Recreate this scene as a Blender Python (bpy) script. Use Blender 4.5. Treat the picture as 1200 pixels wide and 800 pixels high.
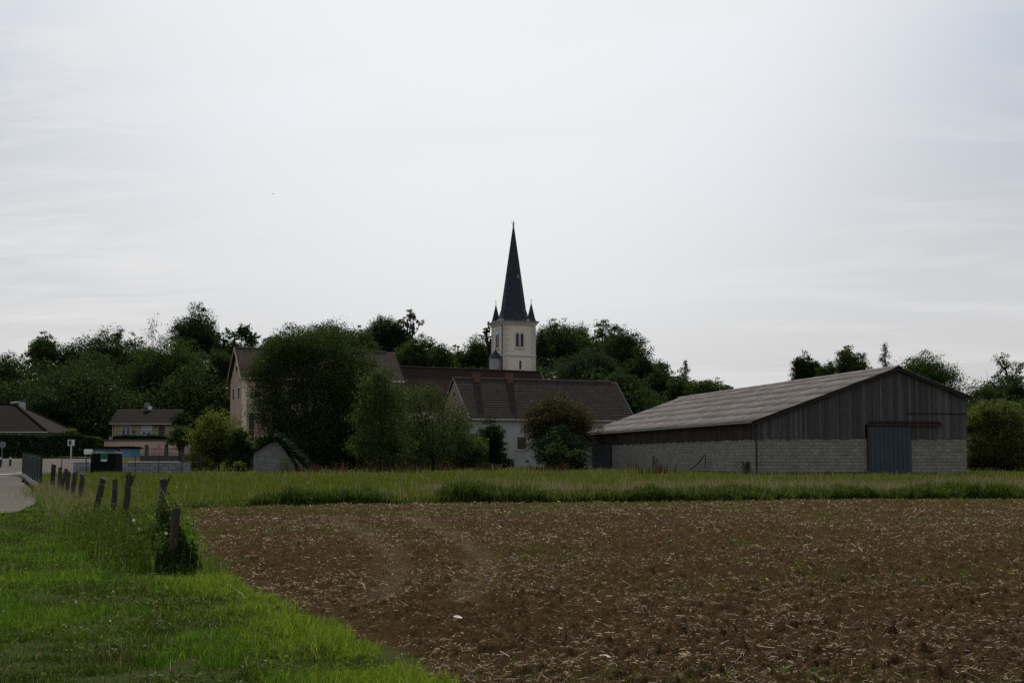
import bpy, bmesh, math, random
import numpy as np
from mathutils import Vector, Matrix

for o in list(bpy.data.objects):
    bpy.data.objects.remove(o)
S = bpy.context.scene
COL = S.collection
R = math.radians

# ------------------------------------------------------------------ camera
F = 1667.0                       # focal length in pixels of the 1200 px wide photograph
EYE = 1.62
TH = math.atan(137.0 / F)
cam_d = bpy.data.cameras.new('camera')
cam_d.sensor_width = 36.0
cam_d.lens = 36.0 * F / 1200.0
cam_d.clip_start = 0.1
cam_d.clip_end = 9000.0
cam = bpy.data.objects.new('camera', cam_d)
cam.location = (0, 0, EYE)
cam.rotation_euler = (R(90) + TH, 0, 0)
COL.objects.link(cam)
S.camera = cam

# ------------------------------------------------------------------ sky and sun
SUN_EL, SUN_AZ = R(50), R(-6)     # azimuth: left of straight ahead is negative
SUN_STRENGTH, SKY_STRENGTH = 4.2, 0.10
VEIL_LOW, VEIL_HIGH, VEIL_FAC, CLOUD = (7.2, 7.2, 7.25, 1), (3.4, 4.3, 5.5, 1), 0.66, (8.0, 8.0, 8.0, 1)
world = bpy.data.worlds.new('World')
S.world = world
world.use_nodes = True
wn, wl = world.node_tree.nodes, world.node_tree.links
wn.clear()
sky = wn.new('ShaderNodeTexSky')
sky.sky_type = 'NISHITA'
sky.sun_disc = False
sky.sun_elevation = SUN_EL
sky.sun_rotation = SUN_AZ
sky.air_density = 1.0
sky.dust_density = 6.0
sky.ozone_density = 1.0
sky.altitude = 200
bg = wn.new('ShaderNodeBackground')
bg.inputs['Strength'].default_value = SKY_STRENGTH
wout = wn.new('ShaderNodeOutputWorld')
hsv = wn.new('ShaderNodeHueSaturation')
hsv.inputs['Saturation'].default_value = 0.22
wl.new(sky.outputs[0], hsv.inputs['Color'])
# a veil of thin high cloud: streaks laid out on a flat layer far overhead
tc = wn.new('ShaderNodeTexCoord')
sx = wn.new('ShaderNodeSeparateXYZ')
wl.new(tc.outputs['Generated'], sx.inputs[0])
def wmath(op, a, b=None, v=None):
    n = wn.new('ShaderNodeMath'); n.operation = op
    if hasattr(a, 'default_value') or hasattr(a, 'links'):
        wl.new(a, n.inputs[0])
    else:
        n.inputs[0].default_value = a
    if b is not None:
        if isinstance(b, (int, float)):
            n.inputs[1].default_value = b
        else:
            wl.new(b, n.inputs[1])
    return n.outputs[0]
zc = wmath('ADD', wmath('MAXIMUM', sx.outputs['Z'], 0.0), 0.09)
cx = wmath('DIVIDE', sx.outputs['X'], zc)
cy = wmath('DIVIDE', sx.outputs['Y'], zc)
cmb = wn.new('ShaderNodeCombineXYZ')
wl.new(wmath('ADD', wmath('MULTIPLY', cx, 0.8), wmath('MULTIPLY', cy, 0.25)), cmb.inputs['X'])
wl.new(wmath('MULTIPLY', cy, 1.6), cmb.inputs['Y'])
cn = wn.new('ShaderNodeTexNoise')
cn.inputs['Scale'].default_value = 1.15
cn.inputs['Detail'].default_value = 7.0
cn.inputs['Roughness'].default_value = 0.55
cn.inputs['Distortion'].default_value = 0.5
wl.new(cmb.outputs[0], cn.inputs['Vector'])
cr = wn.new('ShaderNodeMapRange')
cr.inputs['From Min'].default_value = 0.47
cr.inputs['From Max'].default_value = 0.74
cr.inputs['To Min'].default_value = 0.0
cr.inputs['To Max'].default_value = 0.62
wl.new(cn.outputs['Fac'], cr.inputs['Value'])
def wmix(fac, a, b):
    m = wn.new('ShaderNodeMixRGB')
    for sock, v in (('Fac', fac), ('Color1', a), ('Color2', b)):
        if isinstance(v, (int, float)): m.inputs[sock].default_value = v
        elif isinstance(v, tuple): m.inputs[sock].default_value = v
        else: wl.new(v, m.inputs[sock])
    return m.outputs[0]
# high thin veil: milky near the horizon, a little bluer overhead
zr_ = wn.new('ShaderNodeMapRange'); zr_.interpolation_type = 'SMOOTHSTEP'
zr_.inputs['From Min'].default_value = 0.02; zr_.inputs['From Max'].default_value = 0.32
wl.new(sx.outputs['Z'], zr_.inputs['Value'])
veil = wmix(zr_.outputs[0], VEIL_LOW, VEIL_HIGH)
base = wmix(VEIL_FAC, hsv.outputs[0], veil)
# broad bright glow below the sun, painted into the sky colour
glow_dir = Vector((math.sin(R(-1)) * math.cos(R(25)), math.cos(R(-1)) * math.cos(R(25)), math.sin(R(25))))
dt = wn.new('ShaderNodeVectorMath'); dt.operation = 'DOT_PRODUCT'; dt.inputs[1].default_value = glow_dir
wl.new(tc.outputs['Generated'], dt.inputs[0])
glow_amt = wn.new('ShaderNodeMapRange'); glow_amt.interpolation_type = 'SMOOTHERSTEP'
glow_amt.inputs['From Min'].default_value = math.cos(R(26)); glow_amt.inputs['From Max'].default_value = 1.0
glow_amt.inputs['To Max'].default_value = 0.80
wl.new(dt.outputs['Value'], glow_amt.inputs['Value'])
lit = wmix(glow_amt.outputs[0], base, (9.3, 9.45, 9.6, 1))
# separate thin wisps in the left of the view
wv = wn.new('ShaderNodeCombineXYZ')
wl.new(wmath('ADD', wmath('MULTIPLY', cx, 1.6), wmath('MULTIPLY', cy, 0.7)), wv.inputs['X'])
wl.new(wmath('MULTIPLY', cy, 4.2), wv.inputs['Y'])
wz = wn.new('ShaderNodeTexNoise')
wz.inputs['Scale'].default_value = 1.3; wz.inputs['Detail'].default_value = 8.0
wz.inputs['Roughness'].default_value = 0.6; wz.inputs['Distortion'].default_value = 1.1
wl.new(wv.outputs[0], wz.inputs['Vector'])
wr = wn.new('ShaderNodeMapRange'); wr.inputs['From Min'].default_value = 0.46; wr.inputs['From Max'].default_value = 0.66
wl.new(wz.outputs['Fac'], wr.inputs['Value'])
wd_ = Vector((math.sin(R(-17)) * math.cos(R(12)), math.cos(R(-17)) * math.cos(R(12)), math.sin(R(12))))
dw = wn.new('ShaderNodeVectorMath'); dw.operation = 'DOT_PRODUCT'; dw.inputs[1].default_value = wd_
wl.new(tc.outputs['Generated'], dw.inputs[0])
wk = wn.new('ShaderNodeMapRange'); wk.interpolation_type = 'SMOOTHSTEP'
wk.inputs['From Min'].default_value = math.cos(R(10)); wk.inputs['From Max'].default_value = math.cos(R(2))
wk.inputs['To Max'].default_value = 0.5
wl.new(dw.outputs['Value'], wk.inputs['Value'])
lit = wmix(wmath('MULTIPLY', wr.outputs[0], wk.outputs[0]), lit, (8.3, 8.25, 8.25, 1))
wl.new(wmix(cr.outputs[0], lit, CLOUD), bg.inputs['Color'])
wl.new(bg.outputs[0], wout.inputs['Surface'])

sun_d = bpy.data.lights.new('sun', 'SUN')
sun_d.energy = SUN_STRENGTH
sun_d.angle = R(0.8)
sun_d.color = (1.0, 0.93, 0.82)
sun = bpy.data.objects.new('sun', sun_d)
sdir = Vector((math.sin(SUN_AZ) * math.cos(SUN_EL), math.cos(SUN_AZ) * math.cos(SUN_EL), math.sin(SUN_EL)))
sun.rotation_euler = sdir.to_track_quat('Z', 'Y').to_euler()
sun.location = sdir * 400
COL.objects.link(sun)

S.view_settings.view_transform = 'Standard'
S.view_settings.look = 'None'
S.view_settings.gamma = 1.0
S.view_settings.use_curve_mapping = False
S.view_settings.exposure = 0.0
S.cycles.max_bounces = 6
S.cycles.transparent_max_bounces = 8
S.cycles.use_denoising = False

# ------------------------------------------------------------------ measuring
def at(px, py, Y):
    """the point of the world seen at pixel (px, py) of the photograph at Y metres ahead"""
    u, v = (px - 600) / F, (400 - py) / F
    dy = math.cos(TH) - v * math.sin(TH)
    dz = math.sin(TH) + v * math.cos(TH)
    t = Y / dy
    return Vector((u * t, Y, EYE + dz * t))

def sm(t):
    t = np.clip(t, 0, 1)
    return t * t * (3 - 2 * t)

def gnd(X, Y):
    X = np.asarray(X, float); Y = np.asarray(Y, float)
    z = 0.58 * sm((Y - 20) / 70)
    z = z + 1.0 * sm((Y - 97) / 40) * sm((-X - 22) / 9)
    z = z + 8.0 * sm((Y - 185) / 70) * sm((42 - X) / 34)
    z = z + 3.0 * sm((Y - 190) / 120)
    z = z + 0.03 * np.sin(X * 0.31 + 1.3) * np.sin(Y * 0.23) * sm((Y - 12) / 10)
    return z

def g1(x, y):
    return float(gnd(x, y))

# ------------------------------------------------------------------ numpy noise
def _hash(ix, iy, seed):
    n = (ix.astype(np.int64) * 374761393 + iy.astype(np.int64) * 668265263 + seed * 974711) & 0x7fffffff
    n = ((n ^ (n >> 13)) * 1274126177) & 0x7fffffff
    return ((n ^ (n >> 16)) & 0xffff) / 65535.0
def vnoise(x, y, seed=0):
    ix, iy = np.floor(x), np.floor(y)
    fx, fy = x - ix, y - iy
    fx = fx * fx * (3 - 2 * fx); fy = fy * fy * (3 - 2 * fy)
    a = _hash(ix, iy, seed); b = _hash(ix + 1, iy, seed)
    c = _hash(ix, iy + 1, seed); d = _hash(ix + 1, iy + 1, seed)
    return (a * (1 - fx) + b * fx) * (1 - fy) + (c * (1 - fx) + d * fx) * fy
def fbm(x, y, seed=0, octs=4, lac=2.1, gain=0.5):
    s, a, t = 0, 1.0, 0
    for i in range(octs):
        s = s + a * vnoise(x, y, seed + i * 17); t += a
        x = x * lac + 13.7; y = y * lac + 7.1; a *= gain
    return s / t

# ------------------------------------------------------------------ object helpers
def tag(o, label=None, cat=None, group=None, kind=None):
    if label: o['label'] = label
    if cat: o['category'] = cat
    if group: o['group'] = group
    if kind: o['kind'] = kind
    return o

def thing(name, label, cat, loc=(0, 0, 0), rotz=0.0, group=None):
    o = bpy.data.objects.new(name, None)
    o.empty_display_size = 0.3
    COL.objects.link(o)
    o.location = loc
    o.rotation_euler = (0, 0, rotz)
    return tag(o, label, cat, group)

def mesh_np(name, V, Fc, mat, parent=None, smooth=False, loc=None, uv=None):
    V = np.ascontiguousarray(V, np.float32); Fc = np.ascontiguousarray(Fc, np.int32)
    k = Fc.shape[1]
    me = bpy.data.meshes.new(name)
    me.vertices.add(len(V)); me.vertices.foreach_set('co', V.ravel())
    me.loops.add(Fc.size); me.loops.foreach_set('vertex_index', Fc.ravel())
    me.polygons.add(len(Fc))
    me.polygons.foreach_set('loop_start', np.arange(0, Fc.size, k, dtype=np.int32))
    me.polygons.foreach_set('loop_total', np.full(len(Fc), k, np.int32))
    if smooth:
        me.polygons.foreach_set('use_smooth', np.ones(len(Fc), bool))
    if uv is not None:
        ul = me.uv_layers.new(name='UVMap')
        ul.data.foreach_set('uv', np.ascontiguousarray(uv[Fc.ravel()], np.float32).ravel())
    me.update(calc_edges=True)
    me.materials.append(mat)
    o = bpy.data.objects.new(name, me)
    COL.objects.link(o)
    if parent is not None: o.parent = parent
    if loc is not None: o.location = loc
    return o

class MB:
    """collects shapes, then links them as one mesh object with box-projected UVs in metres"""
    def __init__(s): s.v = []; s.f = []
    def add(s, vs, fs):
        n = len(s.v)
        s.v += [tuple(p) for p in vs]
        s.f += [tuple(i + n for i in f) for f in fs]
        return s
    def box(s, x0, x1, y0, y1, z0, z1):
        return s.add([(x0, y0, z0), (x1, y0, z0), (x1, y1, z0), (x0, y1, z0), (x0, y0, z1), (x1, y0, z1), (x1, y1, z1), (x0, y1, z1)],
                     [(3, 2, 1, 0), (4, 5, 6, 7), (0, 1, 5, 4), (1, 2, 6, 5), (2, 3, 7, 6), (3, 0, 4, 7)])
    def prism(s, poly, axis, a, b):
        """poly: 2-D outline; axis 'x': poly is (y,z); 'y': poly is (x,z); 'z': poly is (x,y)"""
        def P(p, t):
            if axis == 'x': return (t, p[0], p[1])
            if axis == 'y': return (p[0], t, p[1])
            return (p[0], p[1], t)
        n = len(poly)
        vs = [P(p, a) for p in poly] + [P(p, b) for p in poly]
        fs = [tuple(range(n)), tuple(range(2 * n - 1, n - 1, -1))]
        fs += [(i, i + n, (i + 1) % n + n, (i + 1) % n) for i in range(n)]
        return s.add(vs, fs)
    def tube(s, p0, p1, r0, r1, n=6, cap=True):
        p0, p1 = Vector(p0), Vector(p1)
        d = (p1 - p0)
        if d.length < 1e-6: return s
        d.normalize()
        a = d.orthogonal().normalized(); b = d.cross(a)
        vs = []
        for p, r in ((p0, r0), (p1, r1)):
            for i in range(n):
                t = 2 * math.pi * i / n
                vs.append(p + (a * math.cos(t) + b * math.sin(t)) * r)
        fs = [(i, (i + 1) % n, (i + 1) % n + n, i + n) for i in range(n)]
        if cap: fs += [tuple(range(n - 1, -1, -1)), tuple(range(n, 2 * n))]
        return s.add(vs, fs)
    def path(s, pts, rs, n=6):
        """one continuous tapered tube through the points"""
        pts = [Vector(p) for p in pts]
        base = len(s.v)
        vs = []
        for k, p in enumerate(pts):
            d = (pts[min(k + 1, len(pts) - 1)] - pts[max(k - 1, 0)]).normalized()
            a = d.cross(Vector((0.13, 0.97, 0.21))).normalized(); b = d.cross(a)
            for i in range(n):
                t = 2 * math.pi * i / n
                vs.append(p + (a * math.cos(t) + b * math.sin(t)) * rs[k])
        fs = []
        for k in range(len(pts) - 1):
            for i in range(n):
                fs.append((k * n + i, k * n + (i + 1) % n, (k + 1) * n + (i + 1) % n, (k + 1) * n + i))
        fs.append(tuple(range(n - 1, -1, -1)))
        fs.append(tuple((len(pts) - 1) * n + i for i in range(n)))
        return s.add(vs, fs)
    def cone(s, poly, apex):
        n = len(poly)
        return s.add(list(poly) + [apex], [(i, (i + 1) % n, n) for i in range(n)] + [tuple(range(n - 1, -1, -1))])
    def build(s, name, mat, parent=None, smooth=False, bevel=0.0):
        me = bpy.data.meshes.new(name)
        me.from_pydata(s.v, [], s.f)
        bm = bmesh.new(); bm.from_mesh(me)
        bmesh.ops.recalc_face_normals(bm, faces=bm.faces)
        if bevel > 0:
            bmesh.ops.bevel(bm, geom=list(bm.edges), offset=bevel, segments=1, affect='EDGES')
        uvl = bm.loops.layers.uv.new('UVMap')
        for f in bm.faces:
            nx, ny, nz = abs(f.normal.x), abs(f.normal.y), abs(f.normal.z)
            f.smooth = smooth
            for l in f.loops:
                c = l.vert.co
                if nz > 0.9: l[uvl].uv = (c.x, c.y)
                elif nx > ny: l[uvl].uv = (c.y, c.z)
                else: l[uvl].uv = (c.x, c.z)
        bm.to_mesh(me); bm.free()
        me.materials.append(mat)
        o = bpy.data.objects.new(name, me)
        COL.objects.link(o)
        if parent is not None: o.parent = parent
        return o

# ------------------------------------------------------------------ materials
def new_mat(name):
    m = bpy.data.materials.new(name); m.use_nodes = True
    nt = m.node_tree; nt.nodes.clear()
    out = nt.nodes.new('ShaderNodeOutputMaterial')
    return m, nt, out

def N(nt, typ, **kw):
    n = nt.nodes.new(typ)
    for k, v in kw.items():
        if k in n.inputs.keys(): n.inputs[k].default_value = v
        else: setattr(n, k, v)
    return n

def rgba(c): return (c[0], c[1], c[2], 1)

def ramp(nt, fac, stops):
    r = nt.nodes.new('ShaderNodeValToRGB')
    els = r.color_ramp.elements
    while len(els) < len(stops): els.new(0.5)
    for e, (p, c) in zip(els, stops):
        e.position = p; e.color = rgba(c)
    nt.links.new(fac, r.inputs['Fac'])
    return r.outputs['Color']

def mottled(name, c1, c2, scale=1.5, rough=0.85, bump=0.0, bscale=20, c3=None, sc3=0.3, coord='Object', detail=6, spec=0.3, metal=0.0, stretch=None):
    """two-tone weathered surface, with a third colour in larger stains"""
    m, nt, out = new_mat(name)
    L = nt.links.new
    tcn = N(nt, 'ShaderNodeTexCoord')
    vec = tcn.outputs[coord]
    if stretch:
        mp = N(nt, 'ShaderNodeMapping'); mp.inputs['Scale'].default_value = stretch
        L(vec, mp.inputs['Vector']); vec = mp.outputs[0]
    n1 = N(nt, 'ShaderNodeTexNoise', Scale=scale, Detail=detail, Roughness=0.6); L(vec, n1.inputs['Vector'])
    col = ramp(nt, n1.outputs['Fac'], [(0.32, c1), (0.68, c2)])
    if c3 is not None:
        n2 = N(nt, 'ShaderNodeTexNoise', Scale=sc3, Detail=5, Roughness=0.65); L(vec, n2.inputs['Vector'])
        fac = N(nt, 'ShaderNodeMapRange'); fac.inputs['From Min'].default_value = 0.5; fac.inputs['From Max'].default_value = 0.72
        L(n2.outputs['Fac'], fac.inputs['Value'])
        mx = N(nt, 'ShaderNodeMixRGB'); mx.inputs['Color2'].default_value = rgba(c3)
        L(fac.outputs[0], mx.inputs['Fac']); L(col, mx.inputs['Color1']); col = mx.outputs[0]
    b = N(nt, 'ShaderNodeBsdfPrincipled', Roughness=rough, Metallic=metal)
    b.inputs['Specular IOR Level'].default_value = spec
    L(col, b.inputs['Base Color'])
    if bump > 0:
        n3 = N(nt, 'ShaderNodeTexNoise', Scale=bscale, Detail=6, Roughness=0.65); L(vec, n3.inputs['Vector'])
        bp = N(nt, 'ShaderNodeBump', Strength=bump, Distance=0.03); L(n3.outputs['Fac'], bp.inputs['Height'])
        L(bp.outputs[0], b.inputs['Normal'])
    L(b.outputs[0], out.inputs['Surface'])
    return m

def coursed(name, c1, c2, mortar, bw, bh, ms=0.008, rough=0.9, stain=None, freq=2, offset=0.5, sstretch=(1, 1, 1), sscale=0.5, bump=0.6, smin=0.5, smax=0.75, spec=0.04, nscale=3.0, nlow=0.72, nhigh=1.15):
    """bricks, blocks, tiles laid in courses on the UV map (metres)"""
    m, nt, out = new_mat(name)
    L = nt.links.new
    uv = N(nt, 'ShaderNodeTexCoord').outputs['UV']
    br = nt.nodes.new('ShaderNodeTexBrick')
    br.inputs['Scale'].default_value = 1.0
    br.inputs['Brick Width'].default_value = bw
    br.inputs['Row Height'].default_value = bh
    br.inputs['Mortar Size'].default_value = ms
    br.inputs['Mortar Smooth'].default_value = 0.2
    br.inputs['Bias'].default_value = 0.0
    br.inputs['Color1'].default_value = rgba(c1)
    br.inputs['Color2'].default_value = rgba(c2)
    br.inputs['Mortar'].default_value = rgba(mortar)
    br.offset = offset; br.offset_frequency = freq
    L(uv, br.inputs['Vector'])
    n1 = N(nt, 'ShaderNodeTexNoise', Scale=nscale, Detail=6, Roughness=0.7); L(uv, n1.inputs['Vector'])
    mul = N(nt, 'ShaderNodeMixRGB', blend_type='MULTIPLY'); mul.inputs['Fac'].default_value = 1
    mr = N(nt, 'ShaderNodeMapRange'); mr.inputs['From Min'].default_value = 0.3; mr.inputs['From Max'].default_value = 0.7
    mr.inputs['To Min'].default_value = nlow; mr.inputs['To Max'].default_value = nhigh
    L(n1.outputs['Fac'], mr.inputs['Value'])
    L(br.outputs['Color'], mul.inputs['Color1']); L(mr.outputs[0], mul.inputs['Color2'])
    col = mul.outputs[0]
    if stain is not None:
        mp = N(nt, 'ShaderNodeMapping'); mp.inputs['Scale'].default_value = sstretch; L(uv, mp.inputs['Vector'])
        n2 = N(nt, 'ShaderNodeTexNoise', Scale=sscale, Detail=7, Roughness=0.7); L(mp.outputs[0], n2.inputs['Vector'])
        fac = N(nt, 'ShaderNodeMapRange'); fac.inputs['From Min'].default_value = smin; fac.inputs['From Max'].default_value = smax
        fac.inputs['To Max'].default_value = 0.8
        L(n2.outputs['Fac'], fac.inputs['Value'])
        mx = N(nt, 'ShaderNodeMixRGB'); mx.inputs['Color2'].default_value = rgba(stain)
        L(fac.outputs[0], mx.inputs['Fac']); L(col, mx.inputs['Color1']); col = mx.outputs[0]
    b = N(nt, 'ShaderNodeBsdfPrincipled', Roughness=rough)
    b.inputs['Specular IOR Level'].default_value = spec
    L(col, b.inputs['Base Color'])
    bp = N(nt, 'ShaderNodeBump', Strength=bump, Distance=0.015)
    inv = N(nt, 'ShaderNodeMath', operation='SUBTRACT'); inv.inputs[0].default_value = 1.0
    L(br.outputs['Fac'], inv.inputs[1]); L(inv.outputs[0], bp.inputs['Height'])
    L(bp.outputs[0], b.inputs['Normal'])
    L(b.outputs[0], out.inputs['Surface'])
    return m

def boards(name, c1, c2, c3, width=0.16):
    """vertical weathered boards: a tone per board, grain along it, dark gaps"""
    m, nt, out = new_mat(name)
    L = nt.links.new
    uv = N(nt, 'ShaderNodeTexCoord').outputs['UV']
    sp = N(nt, 'ShaderNodeSeparateXYZ'); L(uv, sp.inputs[0])
    d = N(nt, 'ShaderNodeMath', operation='DIVIDE'); L(sp.outputs[0], d.inputs[0]); d.inputs[1].default_value = width
    fl = N(nt, 'ShaderNodeMath', operation='FLOOR'); L(d.outputs[0], fl.inputs[0])
    fr = N(nt, 'ShaderNodeMath', operation='FRACT'); L(d.outputs[0], fr.inputs[0])
    wnz = N(nt, 'ShaderNodeTexWhiteNoise', noise_dimensions='1D'); L(fl.outputs[0], wnz.inputs['W'])
    tone = ramp(nt, wnz.outputs['Value'], [(0.0, c1), (0.6, c2), (1.0, c3)])
    mp = N(nt, 'ShaderNodeMapping'); mp.inputs['Scale'].default_value = (14, 0.9, 1); L(uv, mp.inputs['Vector'])
    gr = N(nt, 'ShaderNodeTexNoise', Scale=1.6, Detail=7, Roughness=0.7); L(mp.outputs[0], gr.inputs['Vector'])
    mr = N(nt, 'ShaderNodeMapRange'); mr.inputs['From Min'].default_value = 0.3; mr.inputs['From Max'].default_value = 0.72
    mr.inputs['To Min'].default_value = 0.5; mr.inputs['To Max'].default_value = 1.3
    L(gr.outputs['Fac'], mr.inputs['Value'])
    mul = N(nt, 'ShaderNodeMixRGB', blend_type='MULTIPLY'); mul.inputs['Fac'].default_value = 1
    L(tone, mul.inputs['Color1']); L(mr.outputs[0], mul.inputs['Color2'])
    gap = N(nt, 'ShaderNodeMath', operation='LESS_THAN'); L(fr.outputs[0], gap.inputs[0]); gap.inputs[1].default_value = 0.09
    mx = N(nt, 'ShaderNodeMixRGB'); mx.inputs['Color2'].default_value = (0.006, 0.005, 0.005, 1)
    L(gap.outputs[0], mx.inputs['Fac']); L(mul.outputs[0], mx.inputs['Color1'])
    b = N(nt, 'ShaderNodeBsdfPrincipled', Roughness=0.9)
    b.inputs['Specular IOR Level'].default_value = 0.2
    L(mx.outputs[0], b.inputs['Base Color'])
    L(b.outputs[0], out.inputs['Surface'])
    return m

def leafy(name, c1, c2, c3, trans=0.42, patch=None, pscale=0.35, mid=0.55):
    """leaves: a tone per leaf, light coming through them; patch: another colour in drifts"""
    m, nt, out = new_mat(name)
    L = nt.links.new
    geo = N(nt, 'ShaderNodeNewGeometry')
    col = ramp(nt, geo.outputs['Random Per Island'], [(0.0, c1), (mid, c2), (1.0, c3)])
    if patch is not None:
        n2 = N(nt, 'ShaderNodeTexNoise', Scale=pscale, Detail=4, Roughness=0.6); L(geo.outputs['Position'], n2.inputs['Vector'])
        fac = N(nt, 'ShaderNodeMapRange'); fac.inputs['From Min'].default_value = 0.48; fac.inputs['From Max'].default_value = 0.66
        fac.inputs['To Max'].default_value = 0.85
        L(n2.outputs['Fac'], fac.inputs['Value'])
        mx = N(nt, 'ShaderNodeMixRGB'); mx.inputs['Color2'].default_value = rgba(patch)
        L(fac.outputs[0], mx.inputs['Fac']); L(col, mx.inputs['Color1']); col = mx.outputs[0]
    d = N(nt, 'ShaderNodeBsdfDiffuse'); L(col, d.inputs['Color'])
    t = N(nt, 'ShaderNodeBsdfTranslucent'); L(col, t.inputs['Color'])
    ms = N(nt, 'ShaderNodeMixShader'); ms.inputs['Fac'].default_value = trans
    L(d.outputs[0], ms.inputs[1]); L(t.outputs[0], ms.inputs[2])
    gl = N(nt, 'ShaderNodeBsdfGlossy', Roughness=0.45); gl.inputs['Color'].default_value = (0.6, 0.65, 0.55, 1)
    ms2 = N(nt, 'ShaderNodeMixShader'); ms2.inputs['Fac'].default_value = 0.012
    L(ms.outputs[0], ms2.inputs[1]); L(gl.outputs[0], ms2.inputs[2])
    L(ms2.outputs[0], out.inputs['Surface'])
    return m

def plain(name, c, rough=0.7, metal=0.0, spec=0.4):
    k = 0.82
    return mottled(name, (c[0] * k, c[1] * k, c[2] * k), (c[0] * 1.12, c[1] * 1.12, c[2] * 1.12), scale=2.5, rough=rough, metal=metal, spec=spec)

M = {}
M['meadow_ground'] = mottled('meadow_ground', (0.022, 0.030, 0.010), (0.040, 0.045, 0.018), scale=0.9, c3=(0.055, 0.045, 0.025), sc3=0.12, rough=1.0, spec=0.0)
M['asphalt'] = mottled('asphalt', (0.066, 0.058, 0.051), (0.092, 0.082, 0.072), scale=0.7, c3=(0.055, 0.048, 0.042), sc3=0.2, rough=1.0, spec=0.05)
M['line_paint'] = mottled('line_paint', (0.45, 0.45, 0.43), (0.7, 0.7, 0.68), scale=6)
M['kerb'] = mottled('kerb', (0.25, 0.24, 0.22), (0.36, 0.35, 0.33), scale=3)
M['block'] = coursed('concrete_block', (0.2240, 0.2049, 0.1700), (0.3024, 0.2747, 0.2287), (0.1008, 0.0905, 0.0742), 0.41, 0.205, 0.012, stain=(0.1456, 0.1286, 0.1030), sscale=0.55, sstretch=(1.1200, 0.5450, 1.0300))
M['block_grey'] = coursed('grey_block', (0.20, 0.20, 0.20), (0.30, 0.30, 0.30), (0.10, 0.10, 0.10), 0.5, 0.2, 0.016, stain=(0.10, 0.10, 0.095), sscale=0.8)
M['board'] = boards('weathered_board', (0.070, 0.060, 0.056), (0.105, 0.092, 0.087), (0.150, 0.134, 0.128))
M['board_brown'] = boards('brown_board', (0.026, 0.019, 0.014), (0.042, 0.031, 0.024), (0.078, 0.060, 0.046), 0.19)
M['fibre_cement'] = coursed('fibre_cement', (0.108, 0.097, 0.091), (0.172, 0.154, 0.144), (0.100, 0.090, 0.084), 0.92, 1.62, 0.02, stain=(0.120, 0.094, 0.078), sscale=0.9, sstretch=(0.5, 1.2, 1), nscale=8.0, nlow=0.40, nhigh=1.55, bump=0.0, smin=0.56, smax=0.74)
M['blue_steel'] = mottled('blue_steel', (0.040, 0.053, 0.060), (0.050, 0.066, 0.075), scale=0.8, rough=0.6, c3=(0.033, 0.044, 0.05), sc3=0.5)
M['rust'] = mottled('rusty_iron', (0.035, 0.018, 0.012), (0.07, 0.035, 0.022), scale=8, rough=0.85)
M['dark_wood'] = mottled('dark_timber', (0.016, 0.012, 0.010), (0.032, 0.025, 0.020), scale=6, rough=0.85)
M['gutter'] = mottled('zinc_gutter', (0.14, 0.14, 0.14), (0.22, 0.22, 0.22), scale=3, rough=0.5)
M['cream_render'] = mottled('cream_render', (0.68, 0.57, 0.45), (0.77, 0.66, 0.52), scale=0.8, c3=(0.61, 0.51, 0.40), sc3=0.35, bump=0.1, bscale=30)
M['quoin'] = coursed('quoin_stone', (0.56, 0.50, 0.42), (0.64, 0.57, 0.48), (0.50, 0.44, 0.37), 0.7, 0.38, 0.015, stain=(0.48, 0.43, 0.37))
M['turret'] = coursed('turret_stone', (0.36, 0.33, 0.30), (0.46, 0.43, 0.39), (0.30, 0.27, 0.24), 0.45, 0.25, 0.02, stain=(0.28, 0.25, 0.22), sscale=1.5)
M['slate'] = coursed('roof_slate', (0.040, 0.046, 0.056), (0.060, 0.068, 0.080), (0.025, 0.028, 0.034), 0.28, 0.22, 0.012, rough=0.6, stain=(0.035, 0.040, 0.044))
M['lead'] = mottled('lead_flashing', (0.13, 0.14, 0.155), (0.19, 0.20, 0.215), scale=2, rough=0.5)
M['louvre'] = plain('louvre_dark', (0.018, 0.018, 0.020), 0.6)
M['nave_tile'] = coursed('nave_tile', (0.042, 0.026, 0.021), (0.058, 0.036, 0.029), (0.02, 0.013, 0.011), 0.2, 0.16, 0.012, stain=(0.030, 0.022, 0.019), sscale=0.4)
M['house_tile'] = coursed('house_tile', (0.0403, 0.0306, 0.0274), (0.0627, 0.0479, 0.0421), (0.0280, 0.0214, 0.0196), 0.24, 0.34, 0.014, stain=(0.0403, 0.0326, 0.0304), sscale=0.35, sstretch=(1.1200, 0.6120, 0.9800))
M['manor_tile'] = coursed('manor_tile', (0.060, 0.046, 0.040), (0.090, 0.069, 0.060), (0.035, 0.027, 0.024), 0.24, 0.3, 0.014, stain=(0.046, 0.038, 0.035), sscale=0.4)
M['brown_tile'] = coursed('brown_tile', (0.0099, 0.0069, 0.0058), (0.0154, 0.0110, 0.0094), (0.0055, 0.0039, 0.0033), 0.25, 0.3, 0.012, stain=(0.0094, 0.0077, 0.0072))
M['white_render'] = mottled('white_render', (0.35, 0.33, 0.305), (0.44, 0.415, 0.38), scale=0.7, c3=(0.27, 0.25, 0.22), sc3=0.35, bump=0.3, bscale=12)
M['shed_block'] = coursed('shed_block', (0.1944, 0.1843, 0.1699), (0.2520, 0.2390, 0.2203), (0.1584, 0.1498, 0.1382), 0.5, 0.2, 0.01, stain=(0.1584, 0.1483, 0.1325), sscale=1.2)
M['ochre_render'] = mottled('ochre_render', (0.235, 0.175, 0.115), (0.30, 0.225, 0.150), scale=0.9, c3=(0.19, 0.14, 0.10), sc3=0.4, bump=0.3, bscale=10)
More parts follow.
